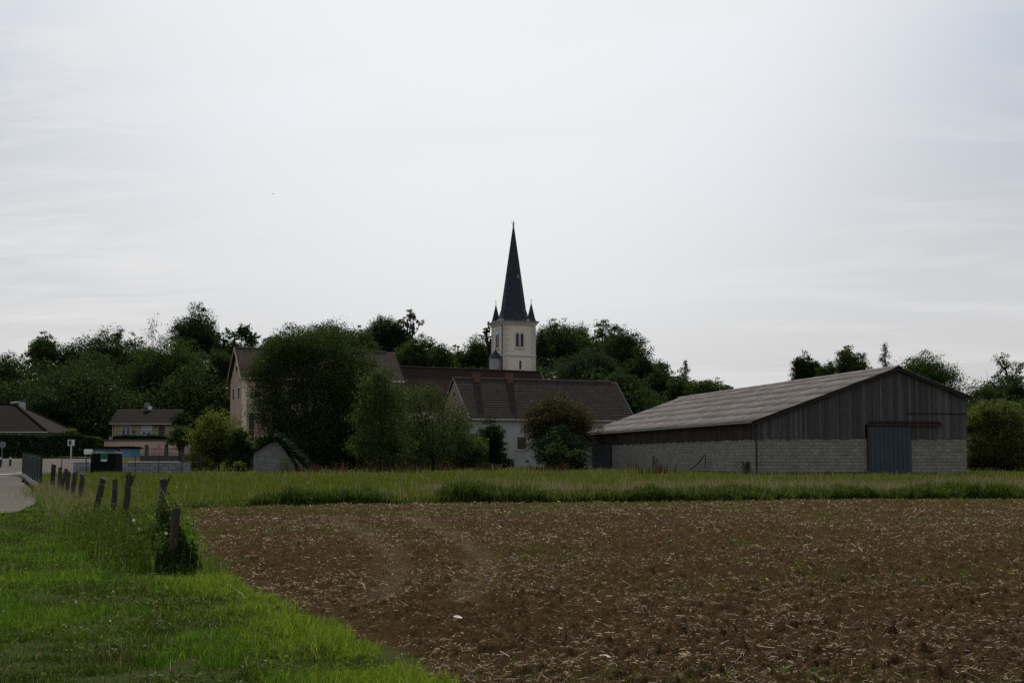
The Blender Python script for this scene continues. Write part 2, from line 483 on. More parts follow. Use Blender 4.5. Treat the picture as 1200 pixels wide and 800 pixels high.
M['pink_render'] = mottled('pink_render', (0.4032, 0.2783, 0.1911), (0.4816, 0.3360, 0.2352), scale=0.5, c3=(0.3360, 0.2310, 0.1666), sc3=0.3)
M['salmon_render'] = mottled('salmon_render', (0.56, 0.36, 0.26), (0.63, 0.41, 0.30), scale=0.5, c3=(0.50, 0.33, 0.24), sc3=0.3)
M['yellow_render'] = mottled('yellow_render', (0.32, 0.27, 0.155), (0.38, 0.32, 0.19), scale=0.5)
M['brick_red'] = coursed('red_brick', (0.16, 0.06, 0.038), (0.22, 0.085, 0.055), (0.14, 0.11, 0.09), 0.22, 0.07, 0.012)
M['shutter_brown'] = plain('brown_shutter', (0.05, 0.028, 0.018), 0.6)
M['white_paint'] = plain('white_paint', (0.62, 0.62, 0.62), 0.5)
M['glass'] = plain('window_glass', (0.03, 0.035, 0.04), 0.08, spec=0.6)
M['shutter_white'] = plain('roller_shutter', (0.50, 0.49, 0.47), 0.6)
M['iron'] = plain('dark_iron', (0.022, 0.022, 0.024), 0.55)
M['green_iron'] = mottled('green_painted_iron', (0.0072, 0.0210, 0.0156), (0.0120, 0.0312, 0.0228), scale=4, rough=0.5)
M['galv'] = mottled('galvanised', (0.12, 0.12, 0.12), (0.2, 0.2, 0.2), scale=6, rough=0.5)
M['post_wood'] = mottled('post_wood', (0.0341, 0.0260, 0.0198), (0.0713, 0.0570, 0.0446), scale=5, rough=0.9, c3=(0.0186, 0.0161, 0.0124), sc3=2.0, bump=0.8, bscale=18, stretch=(4, 4, 0.5))
M['bark'] = mottled('bark', (0.026, 0.021, 0.016), (0.05, 0.042, 0.033), scale=3, rough=0.95, bump=0.8, bscale=9, stretch=(3, 3, 0.6))
M['bin'] = mottled('dark_green_plastic', (0.0050, 0.0060, 0.0050), (0.0080, 0.0090, 0.0075), scale=2, rough=0.8, spec=0.08)
M['bin_label'] = plain('green_label', (0.01, 0.14, 0.06), 0.5)
M['cabin_blue'] = mottled('cabin_blue', (0.09, 0.19, 0.28), (0.12, 0.24, 0.34), scale=1.0, c3=(0.08, 0.16, 0.22), sc3=0.7)
M['cabin_yellow'] = mottled('cabin_yellow', (0.33, 0.25, 0.06), (0.42, 0.32, 0.09), scale=1.5)
M['cabin_grey'] = mottled('cabin_grey', (0.19, 0.19, 0.21), (0.24, 0.24, 0.26), scale=1.5)
M['stone'] = mottled('white_stone', (0.42, 0.38, 0.33), (0.62, 0.57, 0.5), scale=20, bump=0.6, bscale=30)
M['stone_dark'] = mottled('dark_stone', (0.06, 0.052, 0.045), (0.1, 0.09, 0.078), scale=4, bump=0.5, bscale=10)
M['petal'] = plain('white_petal', (0.75, 0.74, 0.72), 0.6)
M['bird'] = plain('bird_plumage', (0.02, 0.02, 0.022), 0.8)
M['cable'] = plain('cable_sheath', (0.07, 0.055, 0.045), 0.8)

# leaves
M['leaf_dark'] = leafy('leaf_dark', (0.0168, 0.0306, 0.0094), (0.0260, 0.0459, 0.0109), (0.0398, 0.0627, 0.0156))
M['leaf_mid'] = leafy('leaf_mid', (0.0270, 0.0490, 0.0109), (0.0439, 0.0727, 0.0156), (0.0626, 0.0946, 0.0218))
M['leaf_blue'] = leafy('leaf_bluish', (0.0205, 0.0341, 0.0156), (0.0300, 0.0491, 0.0218), (0.0464, 0.0683, 0.0312))
M['leaf_olive'] = leafy('leaf_olive', (0.0312, 0.0468, 0.0125), (0.0497, 0.0693, 0.0160), (0.0751, 0.0970, 0.0249))
M['leaf_yellow'] = leafy('leaf_yellowish', (0.0615, 0.0822, 0.0112), (0.0960, 0.1162, 0.0192), (0.1410, 0.1519, 0.0288), trans=0.45)
M['leaf_gold'] = leafy('leaf_goldish', (0.0525, 0.0665, 0.0154), (0.0910, 0.1050, 0.0220), (0.1488, 0.1540, 0.0352), trans=0.45, patch=(0.0525, 0.0700, 0.0220), pscale=0.4)
M['leaf_rust'] = leafy('leaf_rusty', (0.0368, 0.0333, 0.0154), (0.0560, 0.0455, 0.0176), (0.0875, 0.0542, 0.0242), patch=(0.0438, 0.0525, 0.0176), pscale=0.5)
M['leaf_walnut'] = leafy('leaf_walnut', (0.0210, 0.0382, 0.0088), (0.0331, 0.0572, 0.0124), (0.0527, 0.0798, 0.0160), patch=(0.0558, 0.0624, 0.0124), pscale=0.45)
M['leaf_pale'] = leafy('leaf_pale', (0.060, 0.075, 0.050), (0.090, 0.105, 0.070), (0.120, 0.130, 0.090))
M['leaf_spruce'] = leafy('leaf_spruce', (0.0084, 0.0168, 0.0108), (0.0140, 0.0266, 0.0126), (0.0224, 0.0364, 0.0180), trans=0.15)
M['ivy'] = leafy('ivy_leaf', (0.0195, 0.0405, 0.0075), (0.0345, 0.0675, 0.0120), (0.0675, 0.1155, 0.0165))
M['hedge'] = leafy('hedge_leaf', (0.0105, 0.0225, 0.0100), (0.0165, 0.0315, 0.0120), (0.0255, 0.0450, 0.0160), trans=0.2)
M['grass'] = leafy('grass_blade', (0.0350, 0.0864, 0.0064), (0.0584, 0.1269, 0.0095), (0.0973, 0.1677, 0.0169), trans=0.5, patch=(0.0350, 0.0813, 0.0074), pscale=0.7)
M['grass_light'] = leafy('light_grass_blade', (0.0851, 0.1338, 0.0084), (0.1305, 0.1851, 0.0125), (0.1864, 0.2362, 0.0238), trans=0.5)
M['grass_dark'] = leafy('dull_grass_blade', (0.0228, 0.0492, 0.0032), (0.0361, 0.0672, 0.0056), (0.0608, 0.0864, 0.0104), trans=0.4, patch=(0.0446, 0.0528, 0.0080), pscale=1.1)
M['grass_dry'] = leafy('dry_grass', (0.13, 0.10, 0.055), (0.20, 0.155, 0.09), (0.28, 0.22, 0.14), trans=0.35)
M['meadow'] = leafy('meadow_grass', (0.0418, 0.0694, 0.0048), (0.0703, 0.1053, 0.0080), (0.1092, 0.1400, 0.0144), trans=0.5, patch=(0.0855, 0.0963, 0.0128), pscale=0.14)
M['weed'] = leafy('weed_leaf', (0.0270, 0.0471, 0.0054), (0.0465, 0.0725, 0.0090), (0.0810, 0.1035, 0.0135), trans=0.4)
M['weed_dark'] = leafy('dark_weed_leaf', (0.0263, 0.0473, 0.0063), (0.0488, 0.0788, 0.0105), (0.0938, 0.1260, 0.0189), trans=0.35)
M['dock'] = leafy('dock_stalk', (0.045, 0.018, 0.010), (0.070, 0.030, 0.015), (0.095, 0.045, 0.020), trans=0.2)
M['straw'] = leafy('straw', (0.058, 0.036, 0.019), (0.150, 0.102, 0.064), (0.78, 0.60, 0.44), trans=0.35, mid=0.68)
M['seedling'] = leafy('seedling', (0.045, 0.081, 0.007), (0.068, 0.117, 0.009), (0.090, 0.144, 0.013), trans=0.45)

# soil: moist and dry crumbs, paler along the wheel tracks
def soil_mat():
    m, nt, out = new_mat('tilled_soil')
    L = nt.links.new
    geo = N(nt, 'ShaderNodeNewGeometry')
    n1 = N(nt, 'ShaderNodeTexNoise', Scale=9.0, Detail=8, Roughness=0.75); L(geo.outputs['Position'], n1.inputs['Vector'])
    col = ramp(nt, n1.outputs['Fac'], [(0.30, (0.031, 0.0185, 0.0085)), (0.52, (0.056, 0.0355, 0.0170)), (0.75, (0.094, 0.063, 0.034))])
    n2 = N(nt, 'ShaderNodeTexNoise', Scale=0.35, Detail=5, Roughness=0.6); L(geo.outputs['Position'], n2.inputs['Vector'])
    fac = N(nt, 'ShaderNodeMapRange'); fac.inputs['From Min'].default_value = 0.45; fac.inputs['From Max'].default_value = 0.7
    fac.inputs['To Max'].default_value = 0.55
    L(n2.outputs['Fac'], fac.inputs['Value'])
    mx = N(nt, 'ShaderNodeMixRGB'); mx.inputs['Color2'].default_value = (0.060, 0.040, 0.021, 1)
    L(fac.outputs[0], mx.inputs['Fac']); L(col, mx.inputs['Color1'])
    at_ = N(nt, 'ShaderNodeAttribute', attribute_name='track')
    mx2 = N(nt, 'ShaderNodeMixRGB'); mx2.inputs['Color2'].default_value = (0.088, 0.062, 0.040, 1)
    L(at_.outputs['Fac'], mx2.inputs['Fac']); L(mx.outputs[0], mx2.inputs['Color1'])
    b = N(nt, 'ShaderNodeBsdfPrincipled', Roughness=1.0)
    b.inputs['Specular IOR Level'].default_value = 0.0
    L(mx2.outputs[0], b.inputs['Base Color'])
    n3 = N(nt, 'ShaderNodeTexNoise', Scale=55.0, Detail=6, Roughness=0.7); L(geo.outputs['Position'], n3.inputs['Vector'])
    bp = N(nt, 'ShaderNodeBump', Strength=1.0, Distance=0.035); L(n3.outputs['Fac'], bp.inputs['Height'])
    L(bp.outputs[0], b.inputs['Normal'])
    L(b.outputs[0], out.inputs['Surface'])
    return m
M['soil'] = soil_mat()

# ================================================================== GROUND
rs = np.random.RandomState
def field_left(Y):
    Y = np.asarray(Y, float)
    return np.where(Y < 21, -4.55 - 0.375 * (Y - 21), -4.55 - 0.245 * (Y - 21))
def field_far(X):
    return np.interp(np.asarray(X, float), [-30, -9.7, -4.5, -1, 6, 18, 40], [40, 41.8, 44.6, 46.0, 46.6, 48.5, 53])
def in_field(X, Y, m=0.0):
    return (X > field_left(Y) + m) & (Y < field_far(X) - m)

road_pts = [(-75, 38), (-22, 38.2), (-14.3, 38.4), (-13.7, 39.6), (-15.0, 45), (-17.3, 52), (-18.4, 55), (-21.0, 62), (-24.4, 71), (-26.4, 78), (-31.0, 87.5), (-29.5, 88.5), (-20.5, 89.5),
            (-20.5, 97.5), (-29.2, 97.5), (-33, 112), (-38.2, 137.5), (-90, 137.5)]
def road_mask(X, Y):
    inside = np.zeros(len(X), bool)
    n = len(road_pts)
    for i in range(n):
        x1, y1 = road_pts[i]; x2, y2 = road_pts[(i + 1) % n]
        c = ((y1 > Y) != (y2 > Y)) & (X < (x2 - x1) * (Y - y1) / (y2 - y1 + 1e-12) + x1)
        inside ^= c
    return inside

def ground_sheet():
    xs = np.unique(np.concatenate([np.linspace(-3000, -300, 12), np.linspace(-300, -80, 23), np.linspace(-80, 80, 201), np.linspace(80, 300, 23), np.linspace(300, 3000, 12)]))
    ys = np.unique(np.concatenate([np.linspace(-600, -20, 12), np.linspace(-20, 130, 201), np.linspace(130, 330, 67), np.linspace(330, 6000, 20)]))
    X, Y = np.meshgrid(xs, ys)
    Z = gnd(X, Y)
    dep = sm((np.minimum(np.minimum(X - field_left(Y), field_far(X) - Y), Y + 30) - 0.5) / 2.0)
    Z = Z - 0.25 * dep - 0.10 * road_mask(X.ravel(), Y.ravel()).reshape(X.shape)
    V = np.stack([X, Y, Z], -1).reshape(-1, 3)
    nx, ny = len(xs), len(ys)
    i = (np.arange(ny - 1)[:, None] * nx + np.arange(nx - 1)[None, :]).ravel()
    Fq = np.stack([i, i + 1, i + nx + 1, i + nx], -1)
    tag(mesh_np('ground', V, Fq, M['meadow_ground'], smooth=True), kind='structure')
ground_sheet()

TR = [[(390, 604), (412, 618), (440, 634), (460, 652), (462, 675), (448, 700)], [(470, 600), (500, 614), (540, 632), (565, 652), (566, 676), (545, 702)]]
def flat_at(px, py):
    Y = 20.0
    for _ in range(12):
        z = g1(0, Y)
        p0, p1 = at(px, py, 10.0), at(px, py, 20.0)
        sl = (p1.z - p0.z) / 10.0
        Y = (z - EYE) / sl
    return at(px, py, Y)
TRACKS = [[flat_at(*p) for p in t] for t in TR]
def track_mask(X, Y):
    m = np.zeros_like(X)
    for t in TRACKS:
        ty = [p.y for p in t][::-1]; tx = [p.x for p in t][::-1]
        cxx = np.interp(Y, ty, tx)
        d = np.abs(X - cxx)
        mm = sm(1.0 - d / (0.22 + 0.010 * Y)) * (Y > ty[0] - 1) * (Y < ty[-1] + 0.5)
        m = np.maximum(m, mm)
    return m * np.clip(0.35 + 1.4 * fbm(X * 2.6, Y * 1.2, 95, 3), 0, 1) * np.clip(1.6 * vnoise(X * 9, Y * 7, 96) + 0.25, 0, 1)

def soil_h(X, Y):
    """height of the tilled surface: crumbs and clods, smoothed along the wheel tracks"""
    tm = track_mask(X, Y)
    a = fbm(X * 2.0, Y * 2.0, 1, 3)
    b = fbm(X * 8.5, Y * 8.5, 2, 3)
    c = fbm(X * 24, Y * 24, 3, 2)
    rough = 1.0 - 0.6 * tm
    clod = np.clip(b - 0.44, 0, 1) * 0.22 + np.clip(c - 0.42, 0, 1) * 0.09
    edge = np.minimum(X - field_left(Y), field_far(X) - Y)
    rough = rough * (0.35 + 0.65 * sm(edge / 1.0))
    Z = gnd(X, Y) + 0.02 + rough * (clod + 0.07 * (a - 0.5)) - 0.045 * tm
    return Z - 0.05 * (1 - sm(edge / 0.8)), tm
def field_sheet():
    rows = [5.0]
    while rows[-1] < 55: rows.append(rows[-1] * 1.0034)
    ys = np.array(rows)
    us = np.concatenate([np.linspace(-0.36, 0.50, 1000), np.linspace(0.5015, 0.95, 220)])
    Y = np.repeat(ys[:, None], len(us), 1)
    X = Y * us[None, :] + (vnoise(Y * 40, us[None, :] * 900, 5) - 0.5) * 0.002 * Y
    Z, tm = soil_h(X, Y)
    V = np.stack([X, Y, Z], -1).reshape(-1, 3)
    ny, nx = X.shape
    i = (np.arange(ny - 1)[:, None] * nx + np.arange(nx - 1)[None, :]).ravel()
    Fq = np.stack([i, i + 1, i + nx + 1, i + nx], -1)
    cxm, cym = X.ravel()[i], Y.ravel()[i]
    w = (fbm(cxm * 1.5, cym * 1.5, 8, 3) - 0.5) * 0.9
    keep = (cxm > field_left(cym) + w) & (cym < field_far(cxm) + w)
    Fq = Fq[keep]
    used = np.unique(Fq); remap = np.full(len(V), -1); remap[used] = np.arange(len(used))
    o = mesh_np('field', V[used], remap[Fq], M['soil'], smooth=True)
    att = o.data.attributes.new('track', 'FLOAT', 'POINT')
    att.data.foreach_set('value', (tm.ravel()[used] * 1.0).astype(np.float32))
    tag(o, kind='structure')
field_sheet()

def poly_sheet(name, pts, mat, lift, step=2.0):
    bm = bmesh.new()
    bm.faces.new([bm.verts.new((x, y, 0)) for x, y in pts])
    x0, x1 = min(p[0] for p in pts), max(p[0] for p in pts)
    y0, y1 = min(p[1] for p in pts), max(p[1] for p in pts)
    for k in range(1, int((x1 - x0) / step)):
        bmesh.ops.bisect_plane(bm, geom=bm.verts[:] + bm.edges[:] + bm.faces[:], plane_co=(x0 + k * step, 0, 0), plane_no=(1, 0, 0))
    for k in range(1, int((y1 - y0) / step)):
        bmesh.ops.bisect_plane(bm, geom=bm.verts[:] + bm.edges[:] + bm.faces[:], plane_co=(0, y0 + k * step, 0), plane_no=(0, 1, 0))
    for v in bm.verts: v.co.z = g1(v.co.x, v.co.y) + lift
    bmesh.ops.recalc_face_normals(bm, faces=bm.faces)
    for f in bm.faces:
        if f.normal.z < 0: f.normal_flip()
        f.smooth = True
    me = bpy.data.meshes.new(name); bm.to_mesh(me); bm.free()
    me.materials.append(mat)
    o = bpy.data.objects.new(name, me); COL.objects.link(o)
    return o

def fence_x(Y): return -4.74 - 0.37 * (Y - 20)
tag(poly_sheet('road', road_pts, M['asphalt'], 0.035), kind='structure')
tag(poly_sheet('pavement', [(-90, 137.4), (-39.0, 137.4), (-39.0, 139.8), (-90, 139.8)], M['kerb'], 0.15), kind='structure')
# painted marks on the asphalt
def mark(pxa, pxb, Y0, Y1):
    a, b = at(pxa, 540, Y0).x, at(pxb, 540, Y0).x
    o = poly_sheet('road_marking', [(a, Y0), (b, Y0), (b, Y1), (a, Y1)], M['line_paint'], 0.041, 5)
    return tag(o, kind='structure')
mark(17, 22, 99, 103); mark(-5, 1, 92, 95); mark(55, 62, 93, 98)

def cards(C, size, r, up=0.25, asp=0.6):
    n = len(C)
    nrm = r.normal(0, 1, (n, 3)); nrm[:, 2] += up * 2
    nrm /= np.linalg.norm(nrm, axis=1)[:, None]
    t = r.normal(0, 1, (n, 3))
    a = np.cross(nrm, t); a /= np.linalg.norm(a, axis=1)[:, None] + 1e-9
    b = np.cross(nrm, a)
    s = (size * (0.6 + 0.8 * r.rand(n)))[:, None]
    A, B = a * s * 0.5, b * s * 0.5 * asp
    V = np.stack([C - A, C + B - A * 0.1, C + A, C - B - A * 0.1], 1).reshape(-1, 3)
    Fq = np.arange(n)[:, None] * 4 + np.array([[0, 1, 2, 3]])
    return V, Fq

# ------------------------------------------------------------------ grass
def blades(name, P, H, W, mat, seed, lean=0.45, segs=2, kind='stuff', label=None, cat=None, parent=None):
    r = rs(seed); n = len(P)
    ang = r.uniform(0, 2 * np.pi, n)
    wd = np.stack([np.cos(ang), np.sin(ang), np.zeros(n)], -1) * (W * 0.5)[:, None]
    la = r.uniform(0, 2 * np.pi, n)
    ln = np.abs(r.normal(0, lean, n))
    ld = np.stack([np.cos(la), np.sin(la), np.zeros(n)], -1) * (H * ln)[:, None]
    up = np.zeros((n, 3)); up[:, 2] = H * np.sqrt(np.clip(1 - (ln * 0.6) ** 2, 0.2, 1))
    if segs == 2:
        p1 = P + up * 0.55 + ld * 0.30
        p2 = P + up + ld
        V = np.stack([P - wd, P + wd, p1 - wd * 0.8, p1 + wd * 0.8, p2 - wd * 0.12, p2 + wd * 0.12], 1).reshape(-1, 3)
        b = np.arange(n)[:, None] * 6
        Fq = np.concatenate([b + np.array([[0, 1, 3, 2]]), b + np.array([[2, 3, 5, 4]])], 0)
    else:
        p2 = P + up + ld
        V = np.stack([P - wd, P + wd, p2 + wd * 0.25, p2 - wd * 0.25], 1).reshape(-1, 3)
        Fq = np.arange(n)[:, None] * 4 + np.array([[0, 1, 2, 3]])
    o = mesh_np(name, V, Fq, mat, parent)
    if kind: tag(o, kind=kind)
    if label: tag(o, label, cat)
    return o

def on_ground(X, Y): return np.stack([X, Y, gnd(X, Y)], -1)

def sample_trap(r, n, y0, y1, ul, ur, power=1.0):
    """points denser near the camera: density falls as distance to the power"""
    t = r.uniform(0, 1, n)
    if abs(power - 2) < 1e-6:
        Y = y0 * (y1 / y0) ** t
    else:
        e = 2 - power
        Y = (y0 ** e + t * (y1 ** e - y0 ** e)) ** (1 / e)
    X = Y * r.uniform(ul, ur, n)
    return X, Y

r = rs(11)
X, Y = sample_trap(r, 640000, 6.0, 60.0, -0.50, 0.10, 1.75)
e = (fbm(X * 1.3, Y * 1.3, 31, 3) - 0.5) * 0.5
k = (X < field_left(Y) + 0.12 + e) & ~road_mask(X, Y)
X, Y = X[k], Y[k]
patch = fbm(X * 0.8, Y * 0.8, 41, 3)
tuft = fbm(X * 3.1, Y * 3.1, 42, 2)
edge_g = sm(1 - np.abs(X - field_left(Y)) / 1.6) * sm((24 - Y) / 4)
k = r.rand(len(X)) < 0.16 + 0.84 * sm((tuft - 0.30) / 0.30) + edge_g
X, Y, patch, tuft, edge_g = X[k], Y[k], patch[k], tuft[k], edge_g[k]
H = (0.030 + 0.17 * np.clip(patch - 0.34, 0, 1) + 0.26 * np.clip(tuft - 0.45, 0, 1)) * (0.5 + 1.1 * r.rand(len(X)) ** 1.5) * 0.62
H *= 1.0 + 0.5 * edge_g
W = np.maximum(0.0060, Y * 0.00052) * (0.5 + 1.0 * r.rand(len(X)))
sel_y = r.rand(len(X)) < 0.05 + 0.85 * edge_g * sm((patch - 0.20) / 0.25) + 0.25 * sm((patch - 0.55) / 0.12)  # pale blades at random, plus sunlit brightness painted along the field edge
sel_d = ~sel_y & (r.rand(len(X)) < sm((0.56 - patch) / 0.18))
sel_g = ~sel_y & ~sel_d
for nm, sl, mt, sd, lb in (('grass', sel_g, 'grass', 12, 'short green grass of the verge in the left foreground'),
                           ('grass', sel_y, 'grass_light', 14, 'longer yellow green grass along the left edge of the field'),
                           ('grass', sel_d, 'grass_dark', 15, 'dull dark green grass patches of the verge')):
    blades(nm, on_ground(X[sl], Y[sl]), H[sl], W[sl], M[mt], sd, lean=0.75, label=lb, cat='grass')
# seed heads and dead stalks among the verge grass
sel = r.rand(len(X)) < 0.022 * (0.3 + 1.7 * sm((0.55 - patch) / 0.2))
P = on_ground(X[sel], Y[sel])
blades('dry_stalks', P, H[sel] * r.uniform(1.1, 2.2, sel.sum()), W[sel] * 0.8, M['grass_dry'], 13, lean=1.1, label='dry pale grass stalks scattered through the green verge', cat='dry grass')

# broad leaved plants flat among the grass, and a few pale daisies
def flat_leaves(name, label, n, size, mat, seed, lift, pmin=0.0):
    r = rs(seed)
    X, Y = sample_trap(r, n, 7.0, 44.0, -0.50, 0.02, 1.8)
    q = fbm(X * 1.7, Y * 1.7, 45, 2)
    k = (X < field_left(Y) - 0.1) & ~road_mask(X, Y) & (r.rand(n) < sm((q - 0.42) / 0.25) + pmin)
    X, Y = X[k], Y[k]
    C = on_ground(X, Y); C[:, 2] += lift * (0.3 + r.rand(len(X)))
    V, Fq = cards(C, size * (0.5 + r.rand(len(X))) * (1 + Y * 0.012), r, up=0.9, asp=0.55)
    tag(mesh_np(name, V, Fq, M[mat]), label, 'weeds', kind='stuff')
flat_leaves('clover', 'broad clover and plantain leaves low in the verge grass', 60000, 0.034, 'weed', 46, 0.05)
flat_leaves('clover', 'yellowing leaves low in the verge grass', 9000, 0.030, 'leaf_yellow', 47, 0.06, 0.1)
flat_leaves('daisies', 'tiny pale flower heads sprinkled over the verge', 900, 0.020, 'straw', 48, 0.11, 0.2)

# meadow behind the field
r = rs(21)
X, Y = sample_trap(r, 900000, 40.0, 146.0, -0.42, 0.46, 1.55)
k = ((Y > field_far(X) + 0.1) | (X < field_left(Y) + 0.3)) & ~road_mask(X, Y) & (X > fence_x(Y) + 0.0)
X, Y = X[k], Y[k]
p1 = fbm(X * 0.30, Y * 0.22, 51, 3)
p2 = fbm(X * 1.3, Y * 0.9, 52, 2)
H = (0.10 + 0.22 * np.clip(p1 - 0.25, 0, 1) + 0.30 * np.clip(p2 - 0.5, 0, 1)) * (0.45 + 0.7 * r.rand(len(X)))
W = np.maximum(0.012, Y * 0.00042) * (0.7 + 0.6 * r.rand(len(X)))
blades('meadow_grass', on_ground(X, Y), H, W, M['meadow'], 22, segs=1, lean=0.55, label='green meadow grass between the ploughed field and the barn', cat='meadow')
band = sm((X + 9) / 8) * np.exp(-((Y - field_far(X) - 8) / 7.0) ** 2)
sel = (r.rand(len(X)) < 0.015 + 0.28 * band * sm((p1 - 0.36) / 0.2))
P = on_ground(X[sel], Y[sel])
blades('seed_heads', P, 0.22 + 0.26 * r.rand(sel.sum()), W[sel] * 0.8, M['grass_dry'], 23, segs=1, lean=0.4, label='tan seed heads standing over the meadow grass', cat='dry grass')
# tall weeds along the far edge of the field
n = 76000
Xw = r.uniform(-11, 36, n)
off = np.abs(r.normal(0, 1.3, n))
Yw = field_far(Xw) + 0.25 + off
env = fbm(Xw * 0.55, Yw * 0.2, 61, 3)
gate = np.interp(Xw, [-11, -8.2, -7.4, -4.6, -3.6, -3.3, -2.7, -1.9, 26], [0.25, 0.3, 0.85, 0.95, 0.55, 0.35, 0.45, 1, 1])
keep = r.rand(n) < 0.35 + gate * 0.65
Xw, Yw, env, gate = Xw[keep], Yw[keep], env[keep], gate[keep]
plant = vnoise(Xw * 3.5, Yw * 3.5, 64)
Hw = 0.85 * (0.28 + 0.95 * np.clip(env - 0.22, 0, 0.6)) * (0.45 + 0.9 * plant) * (0.5 + 0.6 * r.rand(len(Xw))) * gate
blades('tall_weeds', on_ground(Xw, Yw), Hw, 0.022 + 0.03 * r.rand(len(Xw)), M['weed_dark'], 24, segs=2, lean=0.5, label='band of tall dark green weeds along the far edge of the field', cat='weeds')
selw = r.rand(len(Xw)) < 0.03
blades('seed_heads', on_ground(Xw[selw], Yw[selw]), Hw[selw] * 1.25, np.full(selw.sum(), 0.02), M['grass_dry'], 26, segs=1, lean=0.25, label='thin tan stems rising out of the tall weed band', cat='dry grass')
Cw = on_ground(Xw, Yw)[::2]; Cw[:, 2] += Hw[::2] * r.uniform(0.3, 1.0, len(Cw))
Vq, Fq_ = cards(Cw, np.full(len(Cw), 0.09), r, up=0.4)
tag(mesh_np('tall_weeds', Vq, Fq_, M['weed_dark']), 'broad leaves of the tall weeds along the far edge of the field', 'weeds', kind='stuff')
# reddish dock stalks along the foot of the trees and the house
n = 420
cl = [(-14, 96), (-11.5, 97), (-8.0, 98), (-9.5, 96), (-4.6, 104), (-1.8, 105), (2.5, 106), (3.6, 105), (-6.5, 92), (9, 88)]
ci = r.randint(0, len(cl), n)
C0 = np.array(cl)[ci] + r.normal(0, 0.55, (n, 2)) * np.array([1.3, 0.5])
blades('dock_stalks', on_ground(C0[:, 0], C0[:, 1]), 0.4 + 0.5 * r.rand(n), 0.05 + 0.05 * r.rand(n), M['dock'], 25, segs=2, lean=0.2, label='rust brown dock stalks at the back of the meadow', cat='weeds')

# ------------------------------------------------------------------ straw and seedlings on the soil
r = rs(31)
def field_height(X, Y):
    return soil_h(X, Y)[0]
X, Y = sample_trap(r, 700000, 7.0, 53.0, -0.34, 0.52, 1.45)
dens = fbm(X * 0.45, Y * 0.45, 71, 3)
fine = fbm(X * 3.0, Y * 3.0, 72, 2)
k = in_field(X, Y, 0.1) & (r.rand(len(X)) < np.clip((dens - 0.22) * 1.7, 0.2, 1) * np.clip((fine - 0.2) * 1.5, 0.2, 1) * (1 - 0.6 * track_mask(X, Y)))
X, Y = X[k], Y[k]
n = len(X)
ln = np.minimum(0.018 + r.exponential(0.024, n), 0.13) * (1 + 0.003 * Y)
wd = np.maximum(0.0048, Y * 0.00034) * (0.4 + 1.0 * r.rand(n))
ang = r.uniform(0, 2 * np.pi, n); bend = r.normal(0, 0.22, n); tilt = r.normal(0.04, 0.30, n)
d1 = np.stack([np.cos(ang), np.sin(ang), tilt], -1); d2 = np.stack([np.cos(ang + bend), np.sin(ang + bend), tilt * 0.9], -1)
P0 = np.stack([X, Y, field_height(X, Y) + 0.004 + 0.02 * r.rand(n)], -1)
P1 = P0 + d1 * (ln * 0.5)[:, None]; P2 = P1 + d2 * (ln * 0.5)[:, None]
wv = np.stack([-np.sin(ang) * 0.7, np.cos(ang) * 0.7, 0.7 * np.ones(n)], -1) * (wd * 0.5)[:, None]
V = np.stack([P0 - wv, P0 + wv, P1 - wv, P1 + wv, P2 - wv, P2 + wv], 1).reshape(-1, 3)
b = np.arange(n)[:, None] * 6
Fq = np.concatenate([b + np.array([[0, 1, 3, 2]]), b + np.array([[2, 3, 5, 4]])], 0)
tag(mesh_np('straw', V, Fq, M['straw']), 'pale broken straw strewn over the brown tilled soil', 'straw', kind='stuff')

X, Y = sample_trap(r, 420000, 7.0, 53.0, -0.34, 0.52, 1.2)
dens = fbm(X * 0.45, Y * 0.45, 71, 3)
k = in_field(X, Y, 0.0) & (r.rand(len(X)) < np.clip((dens - 0.15) * 1.5, 0.25, 1))
X, Y = X[k], Y[k]
C = np.stack([X, Y, field_height(X, Y) + 0.008 + 0.012 * r.rand(len(X))], -1)
Vc, Fc = cards(C, np.maximum(0.014, Y * 0.0009) * (0.5 + r.rand(len(X))), r, up=0.3, asp=0.35)
tag(mesh_np('straw', Vc, Fc, M['straw']), 'small pale chaff and straw chips covering the tilled soil', 'straw', kind='stuff')

X, Y = sample_trap(r, 60000, 8.0, 53.0, -0.34, 0.44, 1.1)
dens = fbm(X * 0.28, Y * 0.5, 81, 3)
nearfar = sm(1 - (field_far(X) - Y) / 7.0)
k = in_field(X, Y, 0.0) & (r.rand(len(X)) < np.clip((dens - 0.45) * 3.0, 0.02, 1) * np.interp(Y, [8, 16, 30], [0.35, 0.6, 1]) + 0.8 * nearfar * dens)
X, Y = X[k], Y[k]
X = np.repeat(X, 4) + r.normal(0, 0.03, len(X) * 4); Y = np.repeat(Y, 4) + r.normal(0, 0.03, len(Y) * 4)
P = np.stack([X, Y, field_height(X, Y) - 0.02], -1)
blades('seedlings', P, 0.035 + 0.07 * r.rand(len(X)), np.maximum(0.006, Y * 0.00045), M['seedling'], 32, segs=1, lean=0.5, label='sparse green seedlings sprouting in the tilled field', cat='seedlings')

